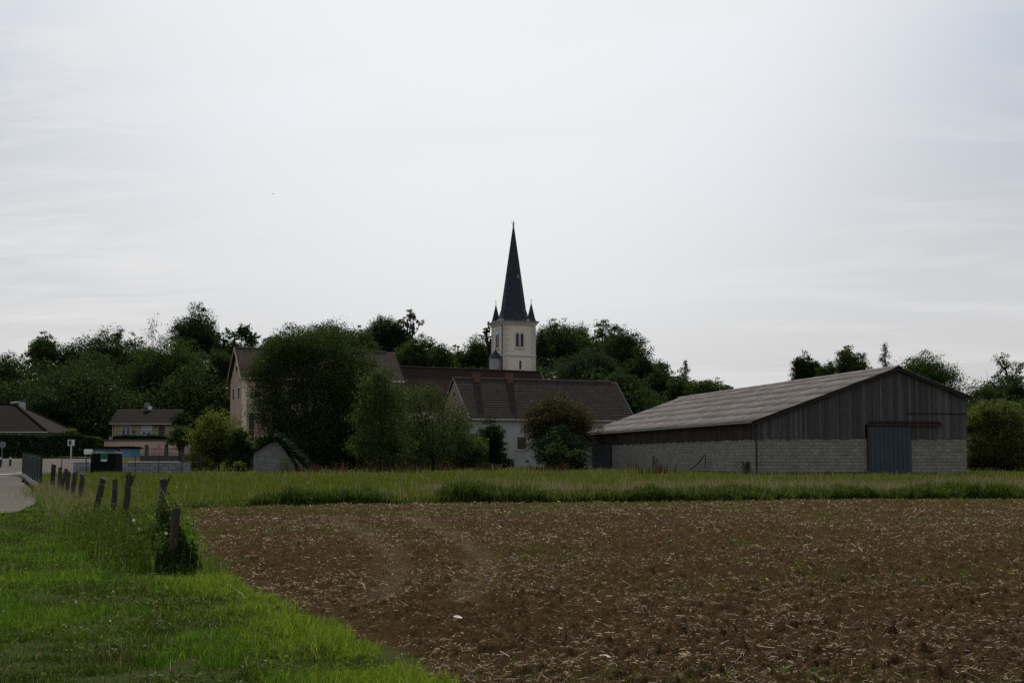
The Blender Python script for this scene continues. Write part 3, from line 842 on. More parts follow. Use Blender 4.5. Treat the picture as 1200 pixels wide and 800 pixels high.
def stone(px, py, wpx, label):
    p = flat_at(px, py)
    s = wpx / F * p.y * 0.5
    bm = bmesh.new(); bmesh.ops.create_icosphere(bm, subdivisions=3, radius=1.0)
    rr = random.Random(int(px))
    for v in bm.verts:
        c = v.co
        k_ = 1 + 0.22 * math.sin(3.1 * c.x + px) * math.sin(2.7 * c.y + 1) + 0.12 * math.sin(6 * c.z + 2 * c.x) + rr.uniform(-.04, .04)
        v.co = Vector((c.x * s * k_, c.y * s * 0.9 * k_, c.z * s * 0.62 * k_))
    me = bpy.data.meshes.new('field_stone'); bm.to_mesh(me); bm.free(); me.materials.append(M['stone'])
    o = bpy.data.objects.new('field_stone', me); COL.objects.link(o)
    o.location = (p.x, p.y, g1(p.x, p.y) + 0.05 + s * 0.25)
    tag(o, label, 'stone', 'pale stones lying on the field')
stone(708, 779, 13, 'large white stone lying on the soil in the near middle of the field')
stone(537, 732, 12, 'flat grey white stone on the soil nearer the green verge')
stone(657, 743, 5, 'small pale pebble on the soil behind the large white stone')

# ================================================================== TREES
def crown_points(r, blobs, n, per=30, spread=0.12, inner=0.45):
    """leaves in tufts near the outside of each lobe, leaving gaps between tufts"""
    bl = np.array(blobs)                       # cx,cy,cz, rx,ry,rz
    w = (bl[:, 3] * bl[:, 4] + bl[:, 3] * bl[:, 5]); w = w / w.sum()
    K = max(8, n // per)
    bi = r.choice(len(bl), K, p=w)
    d = r.normal(0, 1, (K, 3)); d /= np.linalg.norm(d, axis=1)[:, None]
    rad = 1 - (1 - inner) * r.rand(K) ** 1.8
    rad *= 0.86 + 0.28 * vnoise(d[:, 0] * 2.3 + bi * 3.1, d[:, 2] * 2.3 + d[:, 1] * 1.7, 3)
    T = bl[bi, :3] + d * bl[bi, 3:] * rad[:, None]
    ti = r.randint(0, K, n)
    sc = bl[bi[ti], 3:6].mean(1) * spread * 2.2 * (0.5 + r.rand(K)[ti])
    g = r.normal(0, 1, (n, 3)); gl = np.linalg.norm(g, axis=1)[:, None]
    g = g / gl * np.minimum(gl, 1.9)
    return T[ti] + g * sc[:, None] * np.array([0.8, 0.8, 0.5])

def trunk_mesh(r, h, w, cb, blobs, r0, forks=True):
    mb = MB()
    top = h * (0.55 + 0.45 * cb)
    pts = [(0, 0, -0.2)]
    for k in range(1, 6):
        f = k / 5
        pts.append((r.normal(0, 0.02) * h * f, r.normal(0, 0.02) * h * f, top * f))
    mb.path(pts, [r0 * 1.25] + [r0 * (1 - 0.72 * k / 5) for k in range(1, 6)], 7)
    if forks:
        for b in blobs:
            zb = min(max(cb * h * (0.85 + 0.5 * r.rand()), 0.15 * h), b[2] * 0.85)
            f = min(zb / top, 1) * 5
            k = min(int(f), 4)
            p = Vector(pts[k]).lerp(Vector(pts[k + 1]), f - k)
            q = Vector(b[:3])
            mid = p.lerp(q, 0.5) + Vector((r.normal(0, .05) * w, r.normal(0, .05) * w, -0.04 * h + r.normal(0, .03) * h))
            rr = r0 * 0.42 * (0.7 + 0.5 * r.rand())
            mb.path([p, mid, q], [rr, rr * 0.6, rr * 0.18], 5)
            for _ in range(3):
                q2 = q + Vector(r.normal(0, 1, 3)) * float(np.mean(b[3:6])) * 0.55
                mb.path([mid.lerp(q, 0.6), q.lerp(q2, 0.5) + Vector((0, 0, 0.1)), q2], [rr * 0.4, rr * 0.25, rr * 0.08], 4)
    return mb

def round_blobs(r, h, w, cb, m, spread=0.62, rad=0.40, top_bias=0.0):
    zc, rz, rx = h * (1 + cb) / 2, h * (1 - cb) / 2, w / 2
    B = []
    br = rad * rx
    brz = min(br, rz * 0.55)
    B.append((r.normal(0, .12) * rx, r.normal(0, .1) * rx, h - brz * 0.95, br * 0.9, br * 0.9, brz))
    B.append((-rx + br, 0, zc + r.uniform(-.3, .2) * rz, br, br, brz))
    B.append((rx - br, 0, zc + r.uniform(-.3, .2) * rz, br, br, brz))
    for k in range(m):
        d = r.normal(0, 1, 3); d /= np.linalg.norm(d)
        q = (0.35 + 0.65 * r.rand() ** 0.6)
        k_ = 0.75 + 0.5 * r.rand()
        x = d[0] * (rx - br * k_) * q; y = d[1] * (rx - br * k_) * q; z = zc + d[2] * (rz - brz * k_) * q
        B.append((x, y, z, br * k_, br * k_, brz * k_ * 0.9))
    if cb < 0.12:
        for k in range(6):
            B.append((rx * r.uniform(-0.72, 0.72), rx * r.uniform(-0.6, 0.5), h * r.uniform(0.12, 0.25), br * 0.8, br * 0.8, h * 0.16))
    return B

def tree(name, label, cat, px, top, w_px, bot, Y, style, mat, seed, group=None, ground=None, lean=0.0, lobes=None):
    """px: middle of the crown, top/bot: crown top and bottom rows, w_px: crown width, all read off the photograph at depth Y"""
    r = rs(seed)
    pt = at(px, top, Y)
    X = pt.x
    gz = g1(X, Y) if ground is None else ground
    h = pt.z - gz
    w = w_px / F * Y * (1.14 if group == HILL and style in ('dense', 'round', 'tall') else 1.0)
    cb = float(np.clip((at(px, bot, Y).z - gz) / h, 0.0, 0.9))
    root = thing(name, label, cat, (X, Y, gz), 0, group)
    rx = w / 2
    leaf = max(0.14, Y * 0.00105)
    mtrunk = M['bark']
    if style in ('round', 'dense', 'bush', 'open', 'airy', 'tall'):
        nb = dict(round=16, dense=22, bush=16, open=11, airy=10, tall=14)[style]
        rad = dict(round=0.44, dense=0.46, bush=0.46, open=0.34, airy=0.32, tall=0.50)[style]
        blobs = round_blobs(r, h, w, cb, nb, rad=rad)
        if lobes:
            blobs = []
            for lb in lobes:
                q = at(lb[0], lb[1], Y); rp = lb[2] / F * Y
                blobs.append((q.x - X, r.uniform(-0.55, 0.35) * rx, q.z - gz, rp, rp * 0.9, rp * (lb[3] if len(lb) > 3 else 0.85)))
        area = w * h * (1 - cb) * 0.8
        mult = dict(round=7.5, dense=10.0, bush=10.0, open=4.0, airy=2.4, tall=8.0)[style]
        n = int(area / (leaf * leaf * 0.33) * mult)
        n = min(n, 150000)
        loose = bool(lobes) and mat == 'leaf_olive'
        if loose: n = int(n * 0.5)
        C = crown_points(r, blobs, n, per=22, spread=0.19, inner=0.35) if loose else crown_points(r, blobs, n, per=26 if style in ('open', 'airy') else 34, spread=0.12, inner=0.35)
        C = C[C[:, 2] > 0.02]
        r0 = max(0.10, 0.022 * h) if style != 'bush' else max(0.05, 0.015 * h)
        trunk_mesh(r, h, w, max(cb, 0.12), blobs, r0).build('trunk', mtrunk, root, smooth=True)
    elif style == 'twiggy':
        mb = MB(); r0 = 0.02 * h
        tips = []
        def grow(p, d, ln_, rad_, lev):
            q = p + d * ln_
            mb.path([p, p.lerp(q, 0.5) + Vector(r.normal(0, .04, 3)) * ln_, q], [rad_, rad_ * 0.8, rad_ * 0.55], 5 if lev < 2 else 4)
            if lev >= 4: tips.append(q); return
            for _ in range(3 if lev < 3 else 2):
                nd = (d + Vector(r.normal(0, 0.48, 3)) + Vector((0, 0, 0.15))).normalized()
                grow(p.lerp(q, 0.6 + 0.4 * r.rand()), nd, ln_ * (0.62 + .15 * r.rand()), rad_ * 0.52, lev + 1)
        grow(Vector((0, 0, -0.2)), Vector((0, 0, 1)), h * 0.40, r0, 0)
        zt = max(t.z for t in tips); k_ = h / zt
        xt = max(abs(t.x) for t in tips); kx = rx / max(xt, 0.1)
        mb.v = [(v[0] * kx, v[1] * kx, v[2] * k_) for v in mb.v]
        mb.build('trunk', mtrunk, root, smooth=True)
        tips = np.array([(t.x * kx, t.y * kx, t.z * k_) for t in tips])
        n = 1500
        low = tips[r.randint(0, len(tips), n)]
        keep = r.rand(n) < np.clip(1.15 - low[:, 2] / h * 0.9, 0.12, 1)
        C = low[keep] + r.normal(0, 0.35, (keep.sum(), 3))
    elif style == 'spruce':
        MB().path([(0, 0, -0.2), (0, 0, h * 0.5), (0, 0, h)], [0.02 * h, 0.012 * h, 0.01], 6).build('trunk', mtrunk, root, smooth=True)
        pts_ = []
        z = h * max(cb, 0.08)
        while z < h * 0.985:
            f = (z / h - cb) / (1 - cb)
            L_ = (rx * (1 - f) ** 0.85 + 0.10) * (0.55 + 0.6 * r.rand())
            a = r.rand() * 6.283
            m_ = int(46 * L_ / rx) + 10
            s_ = r.rand(m_) ** 0.75 * L_
            drop = 0.12 + 0.35 * (1 - f)
            pts_.append(np.stack([np.cos(a) * s_ + r.normal(0, .14, m_), np.sin(a) * s_ + r.normal(0, .14, m_), z - s_ * drop + (s_ / rx) ** 2 * 0.5 - np.abs(r.normal(0, .16, m_)), ], -1))
            z += h * 0.0052
        C = np.concatenate(pts_)
        leaf *= 0.85
    if lean: C = C + np.outer(C[:, 2] / h, [lean * w, 0, 0])
    V, Fq = cards(C, np.full(len(C), leaf), r)
    mesh_np('crown', V, Fq, M[mat], root)
    return root

HILL = 'trees on the wooded hill behind the village'
BACK = 'trees showing above and behind the barn'
tree('broadleaf_tree', 'low dark tree filling the left edge of the skyline above the hipped roof', 'tree', 5, 413, 66, 480, 208, 'round', 'leaf_dark', 1, HILL)
tree('broadleaf_tree', 'small round bright green tree standing up from the skyline at far left', 'tree', 53, 388, 42, 445, 222, 'dense', 'leaf_mid', 2, HILL)
tree('broadleaf_tree', 'wide dark tree left of the half bare twiggy tree', 'tree', 120, 384, 84, 465, 226, 'round', 'leaf_dark', 3, HILL)
tree('broadleaf_tree', 'dark tree on the slope straight above the yellow house roof', 'tree', 90, 425, 80, 492, 200, 'dense', 'leaf_dark', 4, HILL)
tree('bare_tree', 'half bare tree with thin pale twigs on the skyline', 'tree', 180, 368, 36, 420, 232, 'twiggy', 'leaf_pale', 5, HILL)
tree('broadleaf_tree', 'tallest tree of the left skyline with dark open crown', 'tree', 232, 354, 60, 440, 228, 'round', 'leaf_dark', 6, HILL)
tree('broadleaf_tree', 'big rounded green tree in front of the tallest tree on the left', 'tree', 200, 391, 88, 485, 205, 'dense', 'leaf_mid', 7, HILL)
tree('broadleaf_tree', 'black green tree between the pink house and the big rounded green tree', 'tree', 258, 410, 54, 490, 200, 'dense', 'leaf_dark', 8, HILL)
tree('broadleaf_tree', 'ragged dark tree rising above the roof of the pink house', 'tree', 287, 379, 46, 440, 220, 'open', 'leaf_dark', 9, HILL)
tree('broadleaf_tree', 'low olive tree right of the ragged tree above the pink roof', 'tree', 318, 393, 42, 450, 216, 'round', 'leaf_olive', 10, HILL)
tree('broadleaf_tree', 'grey green domed tree on the hill above the big walnut', 'tree', 386, 372, 84, 450, 236, 'dense', 'leaf_blue', 11, HILL)
tree('broadleaf_tree', 'dark round tree on the hilltop left of the airy pale tree', 'tree', 449, 366, 62, 440, 240, 'dense', 'leaf_dark', 12, HILL)
tree('broadleaf_tree', 'thin airy tree with see-through crown on the hilltop', 'tree', 482, 361, 30, 400, 244, 'airy', 'leaf_pale', 13, HILL)
tree('broadleaf_tree', 'mid green tree on the slope below the thin airy tree', 'tree', 489, 392, 50, 450, 228, 'dense', 'leaf_mid', 14, HILL)
tree('broadleaf_tree', 'conical grey green tree just left of the dip in the hill skyline', 'tree', 504, 397, 34, 450, 232, 'tall', 'leaf_blue', 15, HILL)
tree('broadleaf_tree', 'small dark tree in the dip of the skyline left of the tower', 'tree', 533, 405, 34, 450, 234, 'dense', 'leaf_mid', 16, HILL)
tree('broadleaf_tree', 'green domed tree touching the left side of the church tower', 'tree', 558, 393, 46, 450, 236, 'dense', 'leaf_mid', 17, HILL)
tree('broadleaf_tree', 'sparse sprig topped tree peeping out left of the tower cornice', 'tree', 572, 376, 20, 420, 230, 'airy', 'leaf_dark', 18, HILL)
tree('broadleaf_tree', 'broad green tree touching the right side of the church tower', 'tree', 655, 372, 62, 450, 236, 'dense', 'leaf_mid', 19, HILL)
tree('broadleaf_tree', 'narrow upright green tree second from the tower on the right', 'tree', 703, 375, 36, 450, 232, 'tall', 'leaf_mid', 20, HILL)
tree('broadleaf_tree', 'large dark tree at the right shoulder of the church hill', 'tree', 733, 383, 62, 470, 222, 'dense', 'leaf_dark', 21, HILL)
tree('broadleaf_tree', 'dark tree with ragged right edge above the white house roof end', 'tree', 754, 402, 52, 480, 214, 'round', 'leaf_dark', 22, HILL)
tree('broadleaf_tree', 'dark bushy tree low on the slope right of the church hill', 'tree', 773, 427, 44, 490, 206, 'dense', 'leaf_dark', 23, HILL)
tree('broadleaf_tree', 'green tree under the right shoulder behind the white house', 'tree', 690, 405, 70, 480, 210, 'dense', 'leaf_blue', 24, HILL)
tree('broadleaf_tree', 'yellow green tree in front of the small dark spruce', 'tree', 798, 434, 40, 480, 200, 'round', 'leaf_olive', 25, HILL)
tree('spruce_tree', 'small dark spruce above the far end of the barn roof', 'tree', 803, 420, 26, 462, 222, 'spruce', 'leaf_spruce', 26, HILL)
tree('broadleaf_tree', 'low spreading tree over the barn roof right of the small spruce', 'tree', 829, 440, 46, 475, 190, 'round', 'leaf_mid', 27, HILL)
tree('broadleaf_tree', 'small dark tree top peeping over the barn roof beside the low spreading tree', 'tree', 851, 450, 28, 475, 200, 'round', 'leaf_dark', 28, HILL)
FILL = [
 ('broad dark tree joining the small round tree and the wide dark tree at far left', 80, 402, 44, 470, 224, 'dense', 'leaf_dark'),
 ('dark leafy tree behind the half bare twiggy tree', 158, 390, 48, 465, 222, 'round', 'leaf_dark'),
 ('shadowy tree between the tallest left tree and the ragged tree', 264, 384, 34, 460, 226, 'round', 'leaf_dark'),
 ('open topped dark tree left of the half bare tree', 140, 388, 36, 450, 230, 'open', 'leaf_dark'),
 ('grey green tree leaning over the left flank of the big walnut', 345, 393, 46, 450, 226, 'dense', 'leaf_blue'),
 ('green tree filling the skyline between the domed tree and the dark round tree', 421, 380, 46, 450, 230, 'dense', 'leaf_mid'),
 ('dark tree under the thin airy tree on its left', 468, 376, 34, 450, 238, 'dense', 'leaf_dark'),
 ('low green tree in the lowest dip between hilltop and tower', 518, 402, 36, 450, 226, 'dense', 'leaf_mid'),
 ('dark tree tucked behind the left edge of the tower', 578, 398, 30, 450, 240, 'dense', 'leaf_dark'),
 ('tree squeezed between the tower wall and the broad green tree', 634, 386, 34, 450, 230, 'dense', 'leaf_dark'),
 ('green tree linking the broad and the narrow upright tree', 680, 379, 42, 450, 240, 'dense', 'leaf_mid'),
 ('feathery topped tree left of the large dark shoulder tree', 717, 381, 30, 450, 228, 'round', 'leaf_mid'),
 ('shadowed tree behind the end of the white house roof', 728, 432, 50, 495, 196, 'dense', 'leaf_dark'),
 ('dark tree left of the yellow green one over the barn eave', 784, 436, 34, 490, 210, 'dense', 'leaf_dark'),
 ('dark low tree at the foot of the left wood beside the hipped roof', 60, 455, 60, 505, 190, 'dense', 'leaf_dark'),
]
for k_, (lb_, px_, top_, w_, bot_, Y_, st_, mt_) in enumerate(FILL):
    tree('broadleaf_tree', lb_, 'tree', px_, top_, w_, bot_, Y_, st_, mt_, 700 + k_, HILL)
tree('broadleaf_tree', 'dark ball shaped tree behind the barn roof', 'tree', 946, 412, 42, 460, 190, 'dense', 'leaf_dark', 29, BACK)
tree('birch_tree', 'light feathery tree behind the barn roof left of the spruce', 'tree', 996, 402, 50, 455, 182, 'round', 'leaf_olive', 30, BACK)
tree('broadleaf_tree', 'small low tree between the ball shaped and the feathery tree', 'tree', 970, 422, 30, 455, 180, 'dense', 'leaf_mid', 31, BACK)
tree('spruce_tree', 'dark pointed spruce just left of the barn ridge peak', 'tree', 1037, 399, 26, 455, 176, 'spruce', 'leaf_spruce', 32, BACK)
tree('walnut_tree', 'wide green walnut tree rising behind the right slope of the barn roof', 'tree', 1086, 413, 92, 480, 150, 'round', 'leaf_mid', 33, BACK)
tree('broadleaf_tree', 'tall tree with open crown at the right end of the skyline', 'tree', 1180, 414, 38, 452, 190, 'open', 'leaf_mid', 34, BACK,
     lobes=[(1178, 423, 11), (1190, 430, 10), (1169, 438, 9), (1183, 442, 13), (1195, 443, 9), (1172, 450, 10), (1186, 455, 14)])
tree('broadleaf_tree', 'dark broad tree below the tall open tree at right', 'tree', 1172, 445, 74, 500, 176, 'dense', 'leaf_dark', 35, BACK)
tree('broadleaf_tree', 'grey green tree at the right edge behind the near yellowish tree', 'tree', 1196, 470, 50, 535, 140, 'dense', 'leaf_mid', 36, BACK)
tree('broadleaf_tree', 'near yellowish green bushy tree against the right end of the barn', 'tree', 1163, 466, 88, 553, 106, 'bush', 'leaf_gold', 37,
     lobes=[(1150, 492, 22), (1172, 486, 20), (1188, 506, 20), (1142, 522, 16), (1162, 520, 28), (1186, 530, 22), (1148, 541, 15), (1168, 543, 16), (1140, 500, 14), (1196, 541, 14), (1180, 545, 12), (1157, 476, 10)])

# trees and shrubs in front of the houses
tree('walnut_tree', 'huge dark walnut tree hiding the pink house, largest tree in front of the church', 'tree', 368, 386, 146, 540, 124, 'dense', 'leaf_walnut', 40,
     lobes=[(335, 418, 30), (352, 408, 26), (372, 402, 24), (392, 406, 24), (412, 418, 24), (425, 432, 18), (318, 440, 24), (312, 462, 20), (345, 440, 38), (385, 440, 40), (415, 455, 30), (325, 485, 28), (360, 480, 44), (405, 490, 38), (335, 515, 30), (370, 520, 40), (410, 525, 32), (322, 405, 13), (432, 470, 20), (305, 430, 10), (425, 500, 24)])
tree('fruit_tree', 'slender olive green tree with crown reaching down its trunk beside the walnut', 'tree', 447, 428, 64, 552, 100, 'dense', 'leaf_olive', 41,
     lobes=[(447, 442, 14), (438, 458, 19), (457, 464, 20), (433, 488, 20), (462, 492, 20), (447, 515, 25), (428, 522, 17), (468, 524, 16), (447, 540, 20, 0.5)])
tree('apple_tree', 'yellow green apple tree with visible bare limbs left of the white house', 'tree', 508, 452, 94, 545, 112, 'round', 'leaf_olive', 42,
     lobes=[(488, 466, 20), (508, 463, 14), (476, 490, 18), (518, 482, 24), (500, 500, 28), (540, 494, 16), (474, 522, 22), (525, 518, 26), (546, 516, 16), (500, 534, 24, 0.6), (465, 470, 14)])
tree('shrub', 'dark rounded shrub against the white house wall', 'shrub', 573, 487, 44, 548, 128, 'bush', 'leaf_dark', 43)
tree('copper_tree', 'reddish brown crowned tree in front of the white house', 'tree', 657, 455, 94, 535, 126, 'dense', 'leaf_rust', 44)
tree('shrub', 'dense dark green shrub beneath the reddish brown tree', 'shrub', 656, 499, 76, 552, 116, 'bush', 'hedge', 45)
tree('shrub', 'light green sapling shrub in front of the dense dark shrub', 'shrub', 650, 505, 34, 552, 112, 'open', 'leaf_mid', 46)
tree('shrub', 'olive green low bush at the left end of the barn wall', 'shrub', 676, 522, 30, 553, 113, 'bush', 'leaf_olive', 47)
tree('shrub', 'big light yellow green shrub left of the little white shed', 'shrub', 258, 478, 78, 552, 108, 'bush', 'leaf_yellow', 48)
tree('shrub', 'dark green shrub between the big yellow green shrub and the shed', 'shrub', 283, 500, 36, 553, 106, 'bush', 'leaf_dark', 49)
tree('clipped_tree', 'round clipped small tree on a bare stem in front of the salmon wall', 'tree', 211, 495, 38, 528, 118, 'dense', 'leaf_mid', 50)
tree('shrub', 'dark clipped ball shrub at the right end of the yellow house roof', 'shrub', 214, 481, 30, 505, 160, 'bush', 'leaf_dark', 51)
tree('shrub', 'low leafy bramble at the end of the wire fence by the shed', 'shrub', 280, 539, 22, 556, 97, 'bush', 'leaf_yellow', 52)
tree('shrub', 'small light green bush behind the clipped hedge by the square sign', 'shrub', 82, 500, 24, 516, 150, 'bush', 'leaf_yellow', 53)
tree('shrub', 'small shrub at the foot of the white house beside the green barrel', 'shrub', 593, 530, 14, 549, 135, 'bush', 'leaf_dark', 54)

tree('broadleaf_tree', 'dark tree behind the slender olive tree, hiding the right part of the pink house', 'tree', 430, 438, 70, 550, 140, 'dense', 'leaf_dark', 60,
     lobes=[(415, 470, 26), (440, 455, 18), (458, 470, 22), (430, 500, 32), (460, 505, 26), (410, 515, 26), (445, 535, 28)])
tree('shrub', 'olive shrub filling the gap between the apple tree and the dark rounded shrub', 'shrub', 548, 500, 46, 550, 120, 'bush', 'leaf_olive', 61)
tree('broadleaf_tree', 'green tree right behind the eave end of the barn gable', 'tree', 1146, 446, 64, 540, 172, 'dense', 'leaf_mid', 62)
tree('broadleaf_tree', 'dark tree at the right frame edge under the tall open tree', 'tree', 1198, 438, 60, 540, 168, 'dense', 'leaf_dark', 63)

# ------------------------------------------------------------------ undergrowth that reads as one mass
def mass(name, label, px0, px1, Y0, Y1, topfn, n, mat, seed, leaf):
    r = rs(seed)
    X_, Y_, = [], []
    t = r.uniform(0, 1, n); Yv = Y0 + (Y1 - Y0) * r.rand(n)
    pxv = px0 + (px1 - px0) * t
    Xv = (pxv - 600) / F * Yv
    gz = gnd(Xv, Yv)
    lump = fbm(Xv * 0.16, Yv * 0.16, seed, 3)
    hh = topfn(pxv) * (0.55 + 0.9 * lump)
    zf = r.rand(n) ** 0.55
    C = np.stack([Xv, Yv, gz + hh * zf], -1)
    V, Fq = cards(C, np.full(n, leaf), r)
    tag(mesh_np(name, V, Fq, M[mat]), label, 'undergrowth', kind='stuff')
mass('woodland', 'dark mass of woodland covering the hillside under the skyline trees', -60, 800, 190, 228,
     lambda p: np.interp(p, [-60, 0, 230, 300, 450, 540, 600, 700, 780, 800], [9, 9, 11, 9, 10, 8, 9, 10, 8, 5]), 170000, 'leaf_dark', 90, 0.48)
mass('undergrowth', 'dark scrub at the foot of the walnut and apple trees', 300, 572, 121, 133, lambda p: np.interp(p, [300, 350, 420, 520, 572], [2.6, 3.4, 4.4, 3.6, 2.4]), 48000, 'leaf_walnut', 91, 0.26)
mass('undergrowth', 'dark thicket behind the barn at the right edge', 1120, 1290, 125, 165, lambda p: np.full(np.shape(p), 5.5), 26000, 'leaf_dark', 92, 0.34)

def hedge(name, label, x0, x1, y0, y1, zb, h, mat, n, leaf, seed, group=None):
    root = thing(name, label, 'hedge', ((x0 + x1) / 2, (y0 + y1) / 2, zb), 0, group)
    r = rs(seed)
    w, d = (x1 - x0) / 2, (y1 - y0) / 2
    C = np.stack([r.uniform(-w, w, n), r.uniform(-d, d, n), r.uniform(0, h, n)], -1)
    f = r.randint(0, 4, n)
    C[f == 0, 1] = -d; C[f == 1, 2] = h; C[f == 2, 1] = d
    C += r.normal(0, 0.05, (n, 3))
    C[:, 2] += (fbm(C[:, 0] * 0.8, C[:, 1] * 0.8, seed, 2) - 0.5) * 0.35 * (C[:, 2] / h)
    V, Fq = cards(C, np.full(n, leaf), r)
    mesh_np('foliage', V, Fq, M[mat], root)
    return root

# ================================================================== BUILDING HELPERS
def tiled_slope(mb, x0, x1, ye, ze, yr, zr, rows, th=0.05):
    """one roof slope from eave (ye,ze) to ridge (yr,zr), in overlapping rows: each row a slab lifted at its lower edge"""
    for k in range(rows):
        a, b = k / rows, (k + 1.12) / rows
        b = min(b, 1.0)
        dy, dz = yr - ye, zr - ze
        ln_ = math.hypot(dy, dz); ny, nz = -dz / ln_ * (1 if dy > 0 else -1), abs(dy) / ln_
        if dy < 0: ny = dz / ln_
        lift = th
        pa = (ye + dy * a + ny * lift, ze + dz * a + nz * lift)
        pb = (ye + dy * b + ny * 0.012, ze + dz * b + nz * 0.012)
        pa0 = (ye + dy * a, ze + dz * a - 0.0)
        pb0 = (ye + dy * b - ny * 0.01, ze + dz * b - nz * 0.01)
        mb.prism([pa0, pa, pb, pb0], 'x', x0, x1)

def wall_window(root, x, z, w, h, y=0.0, pane='glass', frame='white_paint', name='window', ft=0.06):
    """window on a wall facing -y: frame pieces standing 3 cm proud, pane behind them"""
    fr = MB()
    fr.box(x, x + ft, y - 0.05, y - 0.003, z, z + h); fr.box(x + w - ft, x + w, y - 0.05, y - 0.003, z, z + h)
    fr.box(x + ft, x + w - ft, y - 0.05, y - 0.003, z, z + ft); fr.box(x + ft, x + w - ft, y - 0.05, y - 0.003, z + h - ft, z + h)
    fr.box(x + w / 2 - ft / 2, x + w / 2 + ft / 2, y - 0.048, y - 0.003, z + ft, z + h - ft)
    f = fr.build(name, M[frame], root)
    MB().box(x + ft, x + w - ft, y - 0.02, y - 0.002, z + ft, z + h - ft).build('pane', M[pane], f)
    return f

